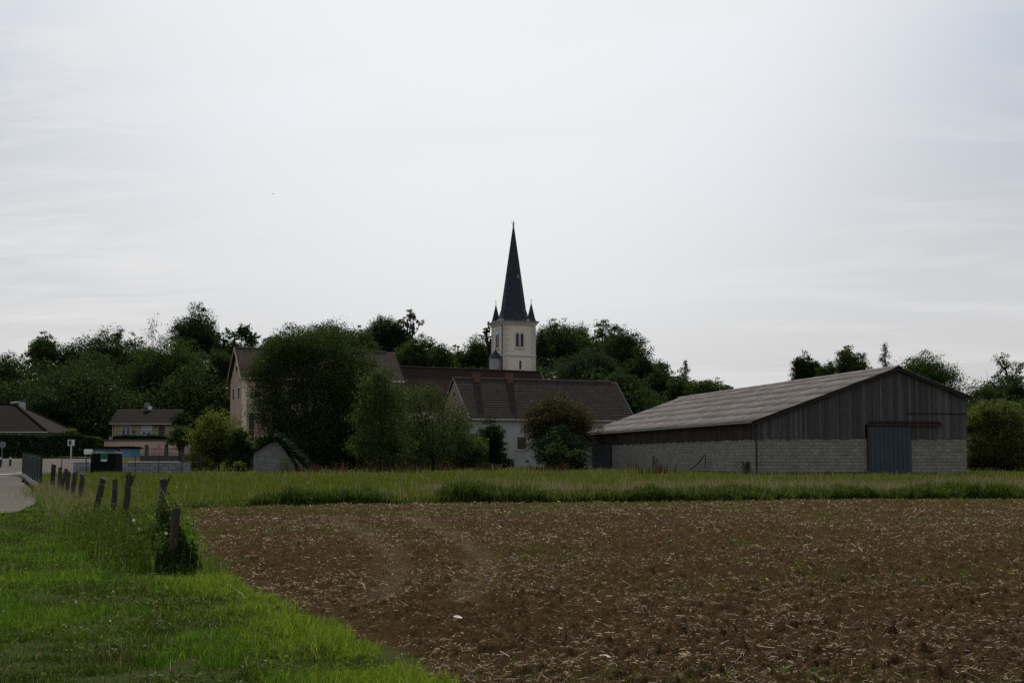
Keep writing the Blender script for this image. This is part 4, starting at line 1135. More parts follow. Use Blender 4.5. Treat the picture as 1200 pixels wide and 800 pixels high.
# ================================================================== BARN
def build_barn():
    phi = R(10.2)
    A = at(888, 557, 87.0)
    zb = 0.58
    ex, ey = Vector((math.cos(phi), math.sin(phi), 0)), Vector((-math.sin(phi), math.cos(phi), 0))
    root = thing('barn', 'long barn of grey blocks and weathered boards with a corrugated grey roof', 'barn', (A.x, A.y, zb), phi)
    W, L = 13.75, 46.0
    RX = 9.15
    ze_l = at(888, 491.5, 87.0).z - zb                     # wall-plate heights
    zr = at(1052, 430.5, 88.6).z - zb
    ze_r = at(1127, 463.5, 89.4).z - zb
    zw = at(888, 513.0, 87.0).z - zb                       # top of the block walls
    dl = (1013.5 - 888) / (1131 - 888) * W; dr = dl + (1064 - 1012.5) / (1131 - 888) * W
    zd = at(1038, 499.5, 88).z - zb
    t = 0.2
    # block walls, the gable wall on both sides of the door, the long wall with its door near the far end
    d0, d1 = 36.2, 42.8
    wl_ = MB().box(0, dl, 0, t, -0.4, zw).box(dr, W, 0, t, -0.4, zw)
    wl_.box(0, t, t, d0, -0.4, zw - 0.0).box(0, t, d1, L - t, -0.4, zw).box(W - t, W, t, L - t, -0.4, zw).box(0, W, L - t, L, -0.4, zw)
    wl_.build('wall', M['block'], root)
    # boards over the blocks on the gables: outline follows the roof, stops over the door
    yb = -0.05
    def line_l(x): return ze_l + (zr - ze_l) * x / RX
    def line_r(x): return zr + (ze_r - zr) * (x - RX) / (W - RX)
    gb = MB()
    rr = random.Random(4)
    x = -0.04
    while x < W + 0.04:
        w_ = rr.uniform(0.20, 0.28)
        x2 = min(x + w_, W + 0.05)
        za = (line_l(x) if x < RX else line_r(x)) - 0.06
        zc = (line_l(x2) if x2 < RX else line_r(x2)) - 0.06
        lo = zw - 0.04 + rr.uniform(-0.08, 0.06)
        if x2 > dl and x < dr: lo = zd + 0.12
        dpt = yb - rr.uniform(0, 0.018)
        if abs(x2 - RX) > 1e-3 and x < RX < x2:
            gb.prism([(x, lo), (x2 - 0.012, lo), (x2 - 0.012, zc), (RX, zr - 0.06), (x, za)], 'y', dpt, yb + 0.04)
        else:
            gb.prism([(x, lo), (x2 - 0.012, lo), (x2 - 0.012, zc), (x, za)], 'y', dpt, yb + 0.04)
        x = x2
    gb.build('gable_cladding', M['board'], root)
    MB().prism([(0, zw), (W, zw), (W, ze_r - 0.1), (RX, zr - 0.1), (0, ze_l - 0.1)], 'y', L - 0.1, L - 0.04).build('gable_cladding', M['board'], root)
    sb = MB()
    y = 0.0
    while y < L:
        w_ = rr.uniform(0.18, 0.27)
        y2 = min(y + w_, L)
        lo = zw - 0.05 + rr.uniform(-0.07, 0.05)
        sb.box(-0.06 - rr.uniform(0, 0.02), -0.02, y, y2 - 0.012, lo, ze_l - 0.02)
        y = y2
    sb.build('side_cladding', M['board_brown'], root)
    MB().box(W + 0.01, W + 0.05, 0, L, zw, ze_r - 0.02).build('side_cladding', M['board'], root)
    # dark batten lines on the gable: floor joint and lintel
    MB().box(RX + 0.6, W, yb - 0.04, yb - 0.016, zd + 0.78, zd + 0.86).build('batten', M['dark_wood'], root)
    # corrugated roof: real waves, in overlapping rows of sheets
    def corrugated(name, xe, ze, xr, zr_, rows):
        oh = 0.35
        dx, dz = xr - xe, zr_ - ze
        ln_ = math.hypot(dx, dz)
        ux, uz = dx / ln_, dz / ln_
        nx_, nz_ = (-uz, ux) if ux > 0 else (uz, -ux)
        ys = np.linspace(-0.35, L + 0.35, 46 * 34)
        wv = 0.028 * np.sin(ys / 0.177 * 2 * np.pi)
        VV, FF, UV = [], [], []
        base = 0
        tot = ln_ + oh
        r_ = rs(7)
        for k in range(rows):
            s0, s1 = -oh + tot * k / rows, -oh + tot * (k + 1) / rows + 0.12
            if k == rows - 1: s1 = -oh + tot
            sag0 = 0.010 * np.sin(ys * 0.35 + k * 2.1) ; sag1 = 0.010 * np.sin(ys * 0.35 + k * 2.1 + 2.1)
            kk = k
            for s_, lift, sg in ((s0, 0.016, sag0), (s1, 0.010, sag1)):
                j = np.repeat(r_.normal(0, 0.006, len(ys) // 30 + 1), 30)[:len(ys)]
                hgt = wv + lift + sg + j
                VV.append(np.stack([xe + ux * s_ + nx_ * hgt, ys, ze + uz * s_ + nz_ * hgt], -1))
                UV.append(np.stack([ys + k * 0.3, np.full(len(ys), k * 1.62 + (0.06 if s_ == s0 else 1.60))], -1))
            m_ = len(ys)
            i = np.arange(m_ - 1) + base
            FF.append(np.stack([i, i + 1, i + m_ + 1, i + m_], -1))
            base += 2 * m_
        o = mesh_np(name, np.concatenate(VV), np.concatenate(FF), M['fibre_cement'], root, smooth=False, uv=np.concatenate(UV))
        sol = o.modifiers.new('thick', 'SOLIDIFY'); sol.thickness = 0.012; sol.offset = 0
        return o
    corrugated('roof', 0, ze_l, RX, zr, 6)
    corrugated('roof', W, ze_r, RX, zr, 4)
    cap = MB()
    cap.prism([(RX - 0.28, zr - 0.05), (RX, zr + 0.10), (RX + 0.28, zr - 0.06), (RX + 0.28, zr - 0.02), (RX, zr + 0.14), (RX - 0.28, zr - 0.01)], 'y', -0.38, L + 0.38)
    cap.build('ridge_cap', M['fibre_cement'], root)
    for y0, y1 in ((-0.34, -0.28), (L + 0.28, L + 0.34)):
        fa = MB()
        fa.prism([(-0.34, ze_l - 0.34), (RX, zr - 0.19), (RX, zr - 0.03), (-0.34, ze_l - 0.17)], 'y', y0, y1)
        fa.prism([(W + 0.34, ze_r - 0.34), (RX, zr - 0.19), (RX, zr - 0.03), (W + 0.34, ze_r - 0.18)], 'y', y0, y1)
        fa.build('bargeboard', M['dark_wood'], root)
    MB().path([(-0.42, -0.3, ze_l - 0.20), (-0.42, L / 2, ze_l - 0.22), (-0.42, L + 0.3, ze_l - 0.24)], [0.07] * 3, 8).build('gutter', M['dark_wood'], root)  # dark gutter colour paints in the shade under the eave
    MB().path([(-0.42, -0.12, ze_l - 0.25), (-0.16, -0.16, ze_l - 0.55), (-0.12, -0.12, zw), (-0.10, -0.10, -0.2)], [0.06, 0.06, 0.06, 0.07], 8).build('downpipe', M['iron'], root)
    # sliding door of ribbed blue steel, its rail, the rust brown jamb
    def ribbed(mb, a0, a1, z0, z1, put):
        k = a0
        while k < a1 - 0.02:
            e_ = min(k + 0.30, a1)
            put(mb, k, min(k + 0.17, e_), 0.02, z0, z1)
            if k + 0.17 < e_: put(mb, k + 0.17, e_, 0.055, z0, z1)
            k = e_
    door = ribbed
    mb = MB()
    ribbed(mb, dl + 0.06, dr - 0.02, -0.1, zd, lambda m_, a, b, dpt, z0, z1: m_.box(a, b, -0.10 - dpt, -0.09, z0, z1))
    dd = mb.build('door', M['blue_steel'], root)
    MB().box(dl + 0.0, dl + 0.055, -0.17, -0.02, -0.2, zd + 0.1).build('door_jamb', M['rust'], root)
    ra = MB().box(dl + 0.1, dr + 2.05, -0.22, -0.10, zd + 0.03, zd + 0.11)
    for q in range(5): ra.box(dl + 0.4 + q * 1.1, dl + 0.5 + q * 1.1, -0.2, -0.09, zd + 0.11, zd + 0.22)
    ra.build('door_rail', M['rust'], root)
    MB().box(dl + 0.15, dr + 1.9, -0.20, -0.088, zd + 0.24, zd + 0.34).build('rail_hood', M['dark_wood'], root)
    mb = MB()
    ribbed(mb, d0 + 0.05, d1 - 0.05, -0.1, zw - 0.02, lambda m_, a, b, dpt, z0, z1: m_.box(-0.10 - dpt, -0.085, a, b, z0, z1))
    mb.build('door', M['blue_steel'], root)
    MB().box(-0.15, -0.02, d0 - 0.14, d0 + 0.03, -0.2, zw + 0.02).build('door_jamb', M['dark_wood'], root)
    MB().box(-0.16, -0.085, d0 - 4, d1 + 0.1, zw + 0.03, zw + 0.13).build('door_rail', M['dark_wood'], root)
    # a rust-pink patched sheet near the ridge
    inv = root.matrix_basis.inverted() if False else None
    return root, phi, A, zb
barn, BPHI, BA, BZ = build_barn()
def barn_pt(x, y, z):
    ex, ey = Vector((math.cos(BPHI), math.sin(BPHI), 0)), Vector((-math.sin(BPHI), math.cos(BPHI), 0))
    return Vector((BA.x, BA.y, BZ)) + ex * x + ey * y + Vector((0, 0, z))

# old cable and stakes against the long wall
cb1 = MB().path([barn_pt(-0.25, 22.6, 1.25), barn_pt(-0.3, 22.2, 1.15), barn_pt(-0.35, 21.0, 0.3), barn_pt(-0.4, 20.2, 0.0)], [0.05, 0.07, 0.05, 0.04], 6)
cb1.tube(barn_pt(-0.25, 22.5, -0.1), barn_pt(-0.22, 22.3, 1.25), 0.06, 0.05)
tag(cb1.build('stake', M['cable']), 'crooked leaning stake against the long block wall of the barn', 'stake')
cp = [barn_pt(-0.4, 15.6 - 6.4 * t, 1.25 * (t ** 2.2) + 0.28 * (1 - t) ** 6) for t in np.linspace(0, 1, 12)]
c2 = MB().path(cp, [0.045] * 12, 6)
c2.tube(barn_pt(-0.35, 9.2, 0.35), barn_pt(-0.33, 9.2, 1.32), 0.03, 0.03)
tag(c2.build('cable', M['cable']), 'sagging brown cable hanging on the long block wall of the barn', 'cable')
def weed_clump(px, py, Y, w, h, n, seed, label):
    r = rs(seed); p = at(px, py, Y)
    root = thing('weed_plant', label, 'weed', (p.x, Y, g1(p.x, Y)))
    base = np.stack([r.normal(0, w / 3, n), r.normal(0, 0.15, n), np.zeros(n)], -1)
    blades('stems', base, h * (0.5 + 0.6 * r.rand(n)), np.full(n, 0.03), M['weed'], seed, lean=0.15, kind=None, parent=root)
    C = base[r.randint(0, n, n * 6)] + np.stack([r.normal(0, .06, n * 6), r.normal(0, .06, n * 6), r.rand(n * 6) * h * 0.8], -1)
    V, Fq = cards(C, np.full(len(C), 0.13), r); mesh_np('leaves', V, Fq, M['weed'], root)
weed_clump(874, 555, 88.5, 1.0, 1.1, 40, 301, 'upright dark weed at the near corner of the barn long wall')
weed_clump(335, 551, 97.0, 0.7, 1.4, 30, 302, 'thin tall weed standing before the white shed wall')

# ================================================================== WHITE HOUSE
def build_white_house():
    phi = R(25)
    A = at(551, 549, 145.0)
    zb = 0.58
    root = thing('house', 'white rendered house with tiled roof, two brick chimneys and an ochre gable', 'house', (A.x, A.y, zb), phi)
    ex, ey = Vector((math.cos(phi), math.sin(phi), 0)), Vector((-math.sin(phi), math.cos(phi), 0))
    W = 8.2
    # length so that the right eave end lands at x = 742
    u = (742 - 600) / F
    L = (u * A.y - A.x) / (ex.x - u * ex.y)
    ze = at(551, 487.5, 145).z - zb
    zr = at(534, 443.5, 148.7).z - zb
    # front, back, right walls; the left gable is its own ochre part
    w = MB().box(0, L, 0, 0.4, -0.5, ze).box(0.0, L, W - 0.4, W, -0.5, ze)
    w.prism([(0.4, -0.5), (W - 0.4, -0.5), (W - 0.4, ze), (W / 2, zr - 0.35), (0.4, ze)], 'x', L - 0.4, L - 0.02)
    w.build('wall', M['white_render'], root)
    MB().prism([(0, -0.5), (W, -0.5), (W, ze), (W / 2, zr - 0.15), (0, ze)], 'x', -0.06, 0.0).build('gable_wall', M['ochre_render'], root)
    oy = 0.35; oz = (zr - ze) / (W / 2) * oy
    mb = MB()
    tiled_slope(mb, -0.2, L + 0.15, -oy, ze - oz + 0.05, W / 2, zr + 0.05, 17)
    tiled_slope(mb, -0.2, L + 0.15, W + oy, ze - oz + 0.05, W / 2, zr + 0.05, 17)
    rf = mb.build('roof', M['house_tile'], root)
    rd = MB()
    for k in range(int(L / 0.4)):
        rd.tube((-0.2 + k * 0.4, W / 2, zr + 0.06), (-0.2 + k * 0.4 + 0.42, W / 2, zr + 0.06), 0.13, 0.11, 8)
    rd.build('ridge_tiles', M['manor_tile'], rf)
    for xx in (-0.24, L + 0.15):
        vg = MB()
        vg.prism([(-oy, ze - oz - 0.04), (-oy, ze - oz + 0.12), (W / 2, zr + 0.12), (W / 2, zr - 0.04)], 'x', xx, xx + 0.05)
        vg.prism([(W + oy, ze - oz - 0.04), (W + oy, ze - oz + 0.12), (W / 2, zr + 0.12), (W / 2, zr - 0.04)], 'x', xx, xx + 0.05)
        vg.build('verge', M['gutter'], rf)
    MB().path([(-0.2, -oy - 0.07, ze - oz - 0.02), (L + 0.1, -oy - 0.07, ze - oz - 0.02)], [0.075] * 2, 8).build('gutter', M['gutter'], root)
    MB().box(0, L, -0.06, 0.0, ze - 0.28, ze - 0.12).build('eave_board', M['shutter_brown'], root)
    # chimneys on the ridge
    for pxc in (558, 596.5):
        uu = (pxc - 600) / F
        bx = Vector((A.x, A.y, 0)) + ey * (W / 2)
        xc = (uu * bx.y - bx.x) / (ex.x - uu * ex.y)
        c = MB().box(xc - 0.33, xc + 0.33, W / 2 - 0.35, W / 2 + 0.25, zr - 0.6, zr + 0.62)
        ch = c.build('chimney', M['brick_red'], root)
        MB().box(xc - 0.39, xc + 0.39, W / 2 - 0.41, W / 2 + 0.31, zr + 0.62, zr + 0.72).build('cap', M['stone_dark'], ch)
    def lx(px):
        uu = (px - 600) / F
        return (uu * A.y - A.x) / (ex.x - uu * ex.y)
    def lz(px, py):
        yy = A.y + ex.y * lx(px)
        return at(px, py, yy).z - zb
    # openings on the long wall
    x0, x1 = lx(576.5), lx(580.5)
    MB().box(x0, x1, -0.03, -0.002, lz(578, 495), lz(578, 489.5)).build('window', M['louvre'], root)
    x0, x1 = lx(606.5), lx(616)
    sh = MB().box(x0, x1, -0.06, -0.003, lz(610, 526), lz(610, 512)); sh.build('shutter', M['shutter_brown'], root)
    MB().box(x0 - 0.1, x1 + 0.1, -0.1, -0.003, lz(610, 527.5), lz(610, 526.3)).build('sill', M['quoin'], root)
    MB().box(lx(616), lx(620), -0.03, -0.002, lz(618, 541), lz(618, 539)).build('cellar_window', M['louvre'], root)
    # attic slit in the ochre gable
    MB().box(-0.09, -0.062, W / 2 - 0.2, W / 2 + 0.2, zr - 2.0, zr - 1.45).build('attic_window', M['louvre'], root)
    return root, A, ex
house, HA, HX = build_white_house()
pb = at(599, 549, 140.0)
bt = thing('barrel', 'small green water barrel at the foot of the white house wall', 'barrel', (pb.x, 140.0, g1(pb.x, 140.0)))
mb = MB()
prof = [(0.0, 0.24), (0.15, 0.29), (0.45, 0.31), (0.75, 0.29), (0.92, 0.25)]
for (z0, r0_), (z1, r1_) in zip(prof[:-1], prof[1:]): mb.tube((0, 0, z0), (0, 0, z1), r0_, r1_, 14, cap=False)
mb.build('barrel_body', M['green_iron'], bt, smooth=True)
MB().tube((0, 0, 0.915), (0, 0, 0.955), 0.27, 0.26, 14).build('lid', M['green_iron'], bt)

# ================================================================== PINK HOUSE behind the walnut
def build_manor():
    phi = R(22)
    A = at(284, 500, 165.0)
    zb = 0.55
    root = thing('house', 'tall pinkish beige house with tiled roof half hidden by the walnut', 'house', (A.x, A.y, zb), phi)
    ex = Vector((math.cos(phi), math.sin(phi), 0))
    u = (470 - 600) / F
    L = (u * A.y - A.x) / (ex.x - u * ex.y)
    W = 7.5
    ze = at(284, 440, 165).z - zb
    zr = at(279, 408, 168.5).z - zb
    MB().box(0, L, 0, 0.4, -0.5, ze).box(0, L, W - 0.4, W, -0.5, ze).prism([(0.4, -0.5), (W - .4, -0.5), (W - .4, ze), (W / 2, zr - 0.35), (0.4, ze)], 'x', L - 0.4, L).prism(
        [(0.4, -0.5), (W - .4, -0.5), (W - .4, ze), (W / 2, zr - 0.35), (0.4, ze)], 'x', 0.0, 0.4).build('wall', M['pink_render'], root)
    q = MB().box(-0.03, 0.45, -0.03, -0.003, 0, ze - 0.2).box(-0.03, -0.003, -0.003, 0.4, 0, ze - 0.2)
    q.build('corner_stones', M['cream_render'], root)
    oy = 0.4; oz = (zr - ze) / (W / 2) * oy
    mb = MB()
    tiled_slope(mb, -0.35, L + 0.3, -oy, ze - oz + 0.05, W / 2, zr + 0.05, 15)
    tiled_slope(mb, -0.35, L + 0.3, W + oy, ze - oz + 0.05, W / 2, zr + 0.05, 15)
    rf = mb.build('roof', M['manor_tile'], root)
    rd = MB()
    for k in range(int(L / 0.4)): rd.tube((-0.3 + k * 0.4, W / 2, zr + 0.06), (-0.3 + k * 0.4 + 0.42, W / 2, zr + 0.06), 0.13, 0.11, 8)
    rd.build('ridge_tiles', M['manor_tile'], rf)
    MB().path([(-0.35, -oy - 0.07, ze - oz - 0.02), (L + 0.3, -oy - 0.07, ze - oz - 0.02)], [0.08] * 2, 8).build('gutter', M['gutter'], root)
    vg = MB()
    vg.prism([(-oy, ze - oz - 0.1), (-oy, ze - oz + 0.10), (W / 2, zr + 0.10), (W / 2, zr - 0.1)], 'x', -0.42, -0.36)
    vg.prism([(W + oy, ze - oz - 0.1), (W + oy, ze - oz + 0.10), (W / 2, zr + 0.10), (W / 2, zr - 0.1)], 'x', -0.42, -0.36)
    vg.build('bargeboard', M['pink_render'], rf)
    # windows on the left gable (facing -x)
    for yy, zz, hh in ((1.7, ze - 2.7, 1.5), (5.0, ze - 2.7, 1.5), (3.3, ze + 0.5, 1.0)):
        f = MB().box(-0.05, -0.003, yy, yy + 0.9, zz, zz + hh).build('window', M['white_paint'], root)
        MB().box(-0.07, -0.052, yy + 0.1, yy + 0.8, zz + 0.1, zz + hh - 0.1).build('pane', M['glass'], f)
    return root
build_manor()
pp = at(294.5, 505, 125.0)
gp = thing('gate_pillar', 'dark stone pillar with cap at the left edge of the walnut crown', 'pillar', (pp.x, 125.0, g1(pp.x, 125.0)))
zt = at(294, 483, 125).z - gp.location.z
MB().box(-0.2, 0.2, -0.2, 0.2, -0.2, zt - 0.2).build('shaft', M['stone_dark'], gp, bevel=0.02)
MB().box(-0.27, 0.27, -0.27, 0.27, zt - 0.2, zt - 0.08).cone([(-0.24, -0.24, zt - 0.078), (0.24, -0.24, zt - 0.078), (0.24, 0.24, zt - 0.078), (-0.24, 0.24, zt - 0.078)], (0, 0, zt + 0.1)).build('cap', M['stone_dark'], gp)

# ================================================================== CHURCH
def build_church():
    phi = R(21)
    C = at(590, 440, 205.0)                       # near corner of the tower
    zb = g1(C.x, C.y)
    root = thing('church', 'village church with cream square tower, slate spire and dark tiled nave', 'church', (C.x, C.y, zb), phi)
    ex, ey = Vector((math.cos(phi), math.sin(phi), 0)), Vector((-math.sin(phi), math.cos(phi), 0))
    u = (627.8 - 600) / F
    s = (u * C.y - C.x) / (ex.x - u * ex.y)
    def z_at(py, px=590, Y=205.0): return at(px, py, Y).z - zb
    zc = z_at(380)                                 # underside of the cornice
    zs = z_at(416)                                 # string course
    MB().box(0, s, 0, s, -1, zc).build('tower', M['cream_render'], root)
    q0, q1, q2 = MB(), MB(), MB()
    k = 0; z = z_at(445)
    while z < zc - 0.35:
        a, b = (0.72, 0.45) if k % 2 else (0.45, 0.72)
        q0.box(-0.025, a, -0.025, -0.002, z, z + 0.376); q0.box(-0.025, -0.002, -0.002, b, z, z + 0.376)
        q1.box(s - b, s + 0.025, -0.025, -0.002, z, z + 0.376)
        q2.box(-0.025, -0.002, s - a, s + 0.02, z, z + 0.376)
        z += 0.38; k += 1
    for q in (q0, q1, q2): q.build('quoins', M['quoin'], root)
    MB().box(-0.10, s + 0.10, -0.10, s + 0.10, zs - 0.13, zs + 0.10).build('string_course', M['quoin'], root, bevel=0.03)
    co = MB().box(-0.18, s + 0.18, -0.18, s + 0.18, zc, zc + 0.25).box(-0.34, s + 0.34, -0.34, s + 0.34, zc + 0.252, zc + 0.48)
    co.build('cornice', M['quoin'], root, bevel=0.04)
    # twin arched bell openings on both visible faces
    def arched(mb, face, c, w, z0, z1, d0, d1, n=8):
        pts = [(c - w / 2, z0), (c + w / 2, z0)]
        for i in range(n + 1):
            a = math.pi * i / n
            pts.append((c + math.cos(a) * w / 2, z1 - w / 2 + math.sin(a) * w / 2))
        mb.prism(pts, face, d0, d1)
    zb0, zb1 = z_at(405.5), z_at(390)
    for face in ('y', 'x'):
        fr = MB()
        for c in (s / 2 - 0.36, s / 2 + 0.36): arched(fr, face, c, 0.80 if True else 0, zb0 - 0.2, zb1 + 0.22, -0.03, -0.003)
        f = fr.build('bell_opening', M['quoin'], root)
        for c in (s / 2 - 0.36, s / 2 + 0.36):
            lv = MB(); arched(lv, face, c, 0.40, zb0, zb1, -0.045, -0.032); lv.build('louvre', M['louvre'], f)
        sl = MB()
        if face == 'y': sl.box(s / 2 - 0.85, s / 2 + 0.85, -0.10, -0.003, zb0 - 0.38, zb0 - 0.22)
        else: sl.box(-0.10, -0.003, s / 2 - 0.85, s / 2 + 0.85, zb0 - 0.38, zb0 - 0.22)
        sl.build('sill', M['quoin'], f)
    MB().box(s / 2 - 0.05, s / 2 + 0.25, -0.03, -0.003, z_at(432), z_at(422)).build('slit_window', M['louvre'], root)
    # clock face on the left side
    ck = MB().tube((-0.06, s / 2, z_at(386)), (-0.003, s / 2, z_at(386)), 0.62, 0.62, 20)
    cko = ck.build('clock', M['white_paint'], root)
    MB().box(-0.08, -0.063, s / 2 - 0.03, s / 2 + 0.03, z_at(386), z_at(386) + 0.5).build('clock_hand', M['iron'], cko)
    MB().box(-0.08, -0.063, s / 2, s / 2 + 0.36, z_at(386) - 0.03, z_at(386) + 0.03).build('clock_hand', M['iron'], cko)
    MB().path([(-0.09, 0.35, zc + 0.2), (-0.09, 0.35, -1)], [0.07, 0.07], 6).build('downpipe', M['iron'], root)
    # spire: flared square skirt turning into a tall octagon
    z0 = zc + 0.49
    c = s / 2
    zt = z_at(266, 601, 207.5)
    def ring(half, z, cut):
        k_ = half * cut
        return [(c - half, c - k_, z), (c - k_, c - half, z), (c + k_, c - half, z), (c + half, c - k_, z), (c + half, c + k_, z), (c + k_, c + half, z), (c - k_, c + half, z), (c - half, c + k_, z)]
    H = zt - z0
    rings = [ring(s / 2 + 0.42, z0, 0.97), ring(s / 2 + 0.36, z0 + 0.10, 0.95), ring(s * 0.43, z0 + 0.5, 0.72), ring(s * 0.375, z0 + 1.15, 0.52), ring(s * 0.33, z0 + 2.1, 0.4142), ring(0.10, zt, 0.4142)]
    mb = MB()
    vs = [p for rg in rings for p in rg]
    fs = []
    for k in range(len(rings) - 1):
        for i in range(8): fs.append((k * 8 + i, k * 8 + (i + 1) % 8, (k + 1) * 8 + (i + 1) % 8, (k + 1) * 8 + i))
    fs.append(tuple(range(7, -1, -1))); fs.append(tuple(range(40, 48)))
    mb.add(vs, fs)
    sp = mb.build('spire', M['slate'], root)
    hips = MB()
    for i in range(8):
        hips.tube(rings[4][i], rings[5][i], 0.04, 0.02, 5)
    hips.build('hip_roll', M['slate'], sp)
    MB().box(-0.46, s + 0.46, -0.46, s + 0.46, z0 - 0.005, z0 + 0.09).build('eave_flashing', M['lead'], sp)
    # small dormer on the spire
    f_ = (z_at(322, 601, 206) - (z0 + 2.1)) / (zt - z0 - 2.1)
    rr_ = s * 0.33 * (1 - f_)
    zz = z_at(322, 601, 206)
    MB().prism([(c + 0.1, zz - 0.35), (c + 0.45, zz - 0.35), (c + 0.45, zz), (c + 0.275, zz + 0.25), (c + 0.1, zz)], 'y', c - rr_ - 0.25, c - rr_ + 0.3).build('lucarne', M['lead'], sp)
    # four corner pinnacles
    za = z_at(352, 590, 205.0)
    for ix in (0.5, s - 0.5):
        for iy in (0.5, s - 0.5):
            pn = MB()
            poly = lambda r_, z_: [(ix + r_ * math.cos(math.pi / 4 + math.pi / 2 * i), iy + r_ * math.sin(math.pi / 4 + math.pi / 2 * i), z_) for i in range(4)]
            p0, p1 = poly(0.86, z0 + 0.1), poly(0.64, z0 + 0.5)
            pn.add(p0 + p1, [(i, (i + 1) % 4, (i + 1) % 4 + 4, i + 4) for i in range(4)])
            pn.cone(p1, (ix, iy, za))
            o_ = pn.build('pinnacle', M['slate'], root)
            MB().tube((ix, iy, za - 0.1), (ix, iy, za + 0.3), 0.045, 0.03, 6).tube((ix, iy, za + 0.28), (ix, iy, za + 0.42), 0.09, 0.05, 6).build('finial', M['lead'], o_)
    ft = z_at(257, 601, 207.5)
    fn = MB().tube((c, c, zt - 0.4), (c, c, zt + 0.5), 0.17, 0.10, 8).tube((c, c, zt + 0.45), (c, c, zt + 0.6), 0.16, 0.16, 8)
    fn.tube((c, c, zt), (c, c, ft), 0.05, 0.035, 6).box(c - 0.32, c + 0.32, c - 0.03, c + 0.03, ft - 0.42, ft - 0.34)
    fn.build('finial', M['lead'], sp)
    # round stair turret on the left face
    tr = 0.92
    ut = (577.8 - 600) / F
    ty = 1.55
    base = MB()
    txy = (-tr * 0.72, ty)
    z1 = z_at(419.5)
    base.tube((txy[0], txy[1], -1), (txy[0], txy[1], z1), tr, tr, 20)
    to = base.build('stair_turret', M['turret'], root, smooth=False)
    cn_ = MB(); cn_.cone([(txy[0] + (tr + 0.1) * math.cos(2 * math.pi * i / 20), txy[1] + (tr + 0.1) * math.sin(2 * math.pi * i / 20), z1) for i in range(20)], (txy[0], txy[1], z_at(408.5)))
    cr_ = cn_.build('turret_roof', M['slate'], to)
    MB().tube((txy[0], txy[1], z_at(409)), (txy[0], txy[1], z_at(405)), 0.05, 0.03, 6).build('finial', M['lead'], cr_)
    # nave in front of the tower; its own turn, ridge slipping right and away
    Y1, Y2 = 190.0, 203.0
    a, b_ = at(452, 428.5, Y1), at(632.5, 438.0, Y2)
    inv = (Matrix.Translation(root.location) @ Matrix.Rotation(phi, 4, 'Z')).inverted()
    zr = (a.z + b_.z) / 2
    a.z = b_.z = zr
    la, lb = inv @ a, inv @ b_
    d = (lb - la); L = d.length; d.normalize()
    nrm = Vector((d.y, -d.x, 0))                  # towards the viewer
    Wd, pitch = 5.2, 1.15
    e0 = la + nrm * Wd - Vector((0, 0, Wd * pitch)); e1 = lb + nrm * Wd - Vector((0, 0, Wd * pitch))
    f0 = la - nrm * Wd - Vector((0, 0, Wd * pitch)); f1 = lb - nrm * Wd - Vector((0, 0, Wd * pitch))
    nb = MB()
    up = Vector((0, 0, 0.12))
    rows = 22
    for (p0, p1, q0, q1) in ((e0, e1, la, lb), (f0, f1, la, lb)):
        for k in range(rows):
            t0, t1 = k / rows, min((k + 1.1) / rows, 1)
            A0, A1, B0, B1 = p0.lerp(q0, t0), p1.lerp(q1, t0), p0.lerp(q0, t1), p1.lerp(q1, t1)
            l_ = Vector((0, 0, 0.07)); m_ = Vector((0, 0, 0.02))
            nb.add([A0, A1, B1, B0, A0 + l_, A1 + l_, B1 + m_, B0 + m_], [(0, 1, 2, 3), (4, 5, 6, 7), (0, 1, 5, 4), (1, 2, 6, 5), (2, 3, 7, 6), (3, 0, 4, 7)])
    nr = nb.build('nave_roof', M['nave_tile'], root)
    rd = MB().path([la + up, la.lerp(lb, .5) + up, lb + up], [0.12] * 3, 6); rd.build('ridge_tiles', M['nave_tile'], nr)
    wl2 = MB()
    ins = 0.45
    def footp(p, off): return Vector((p.x, p.y, 0)) - nrm * off
    g = [e0 - nrm * ins, e1 - nrm * ins, f1 + nrm * ins, f0 + nrm * ins]
    zt2 = e0.z + ins * pitch - 0.1
    lo = [Vector((p.x, p.y, -1)) for p in g]; hi = [Vector((p.x, p.y, zt2)) for p in g]
    wl2.add(lo + hi, [(0, 1, 5, 4), (1, 2, 6, 5), (2, 3, 7, 6), (3, 0, 4, 7)])
    wl2.add([hi[1], hi[2], lb - Vector((0, 0, 0.15))], [(0, 1, 2)]); wl2.add([hi[0], hi[3], la - Vector((0, 0, 0.15))], [(0, 1, 2)])
    wl2.build('nave_wall', M['cream_render'], root)
    # stone coping and cross-topped kneeler on the right gable
    cp_ = MB()
    for e_ in (e1, f1):
        p, q_ = lb + Vector((0, 0, 0.1)), e_ + Vector((0, 0, 0.1))
        w2 = d * 0.13
        cp_.add([p - w2, p + w2, q_ + w2, q_ - w2, p - w2 + Vector((0, 0, .18)), p + w2 + Vector((0, 0, .18)), q_ + w2 + Vector((0, 0, .18)), q_ - w2 + Vector((0, 0, .18))],
                [(0, 1, 2, 3), (4, 5, 6, 7), (0, 1, 5, 4), (1, 2, 6, 5), (2, 3, 7, 6), (3, 0, 4, 7)])
    cp_.tube(lb + Vector((0, 0, 0.2)), lb + Vector((0, 0, 1.0)), 0.22, 0.10, 8).tube(lb + Vector((0, 0, 1.0)), lb + Vector((0, 0, 1.25)), 0.06, 0.05, 6)
    cp_.build('gable_coping', M['stone_dark'], root)
    return root
build_church()

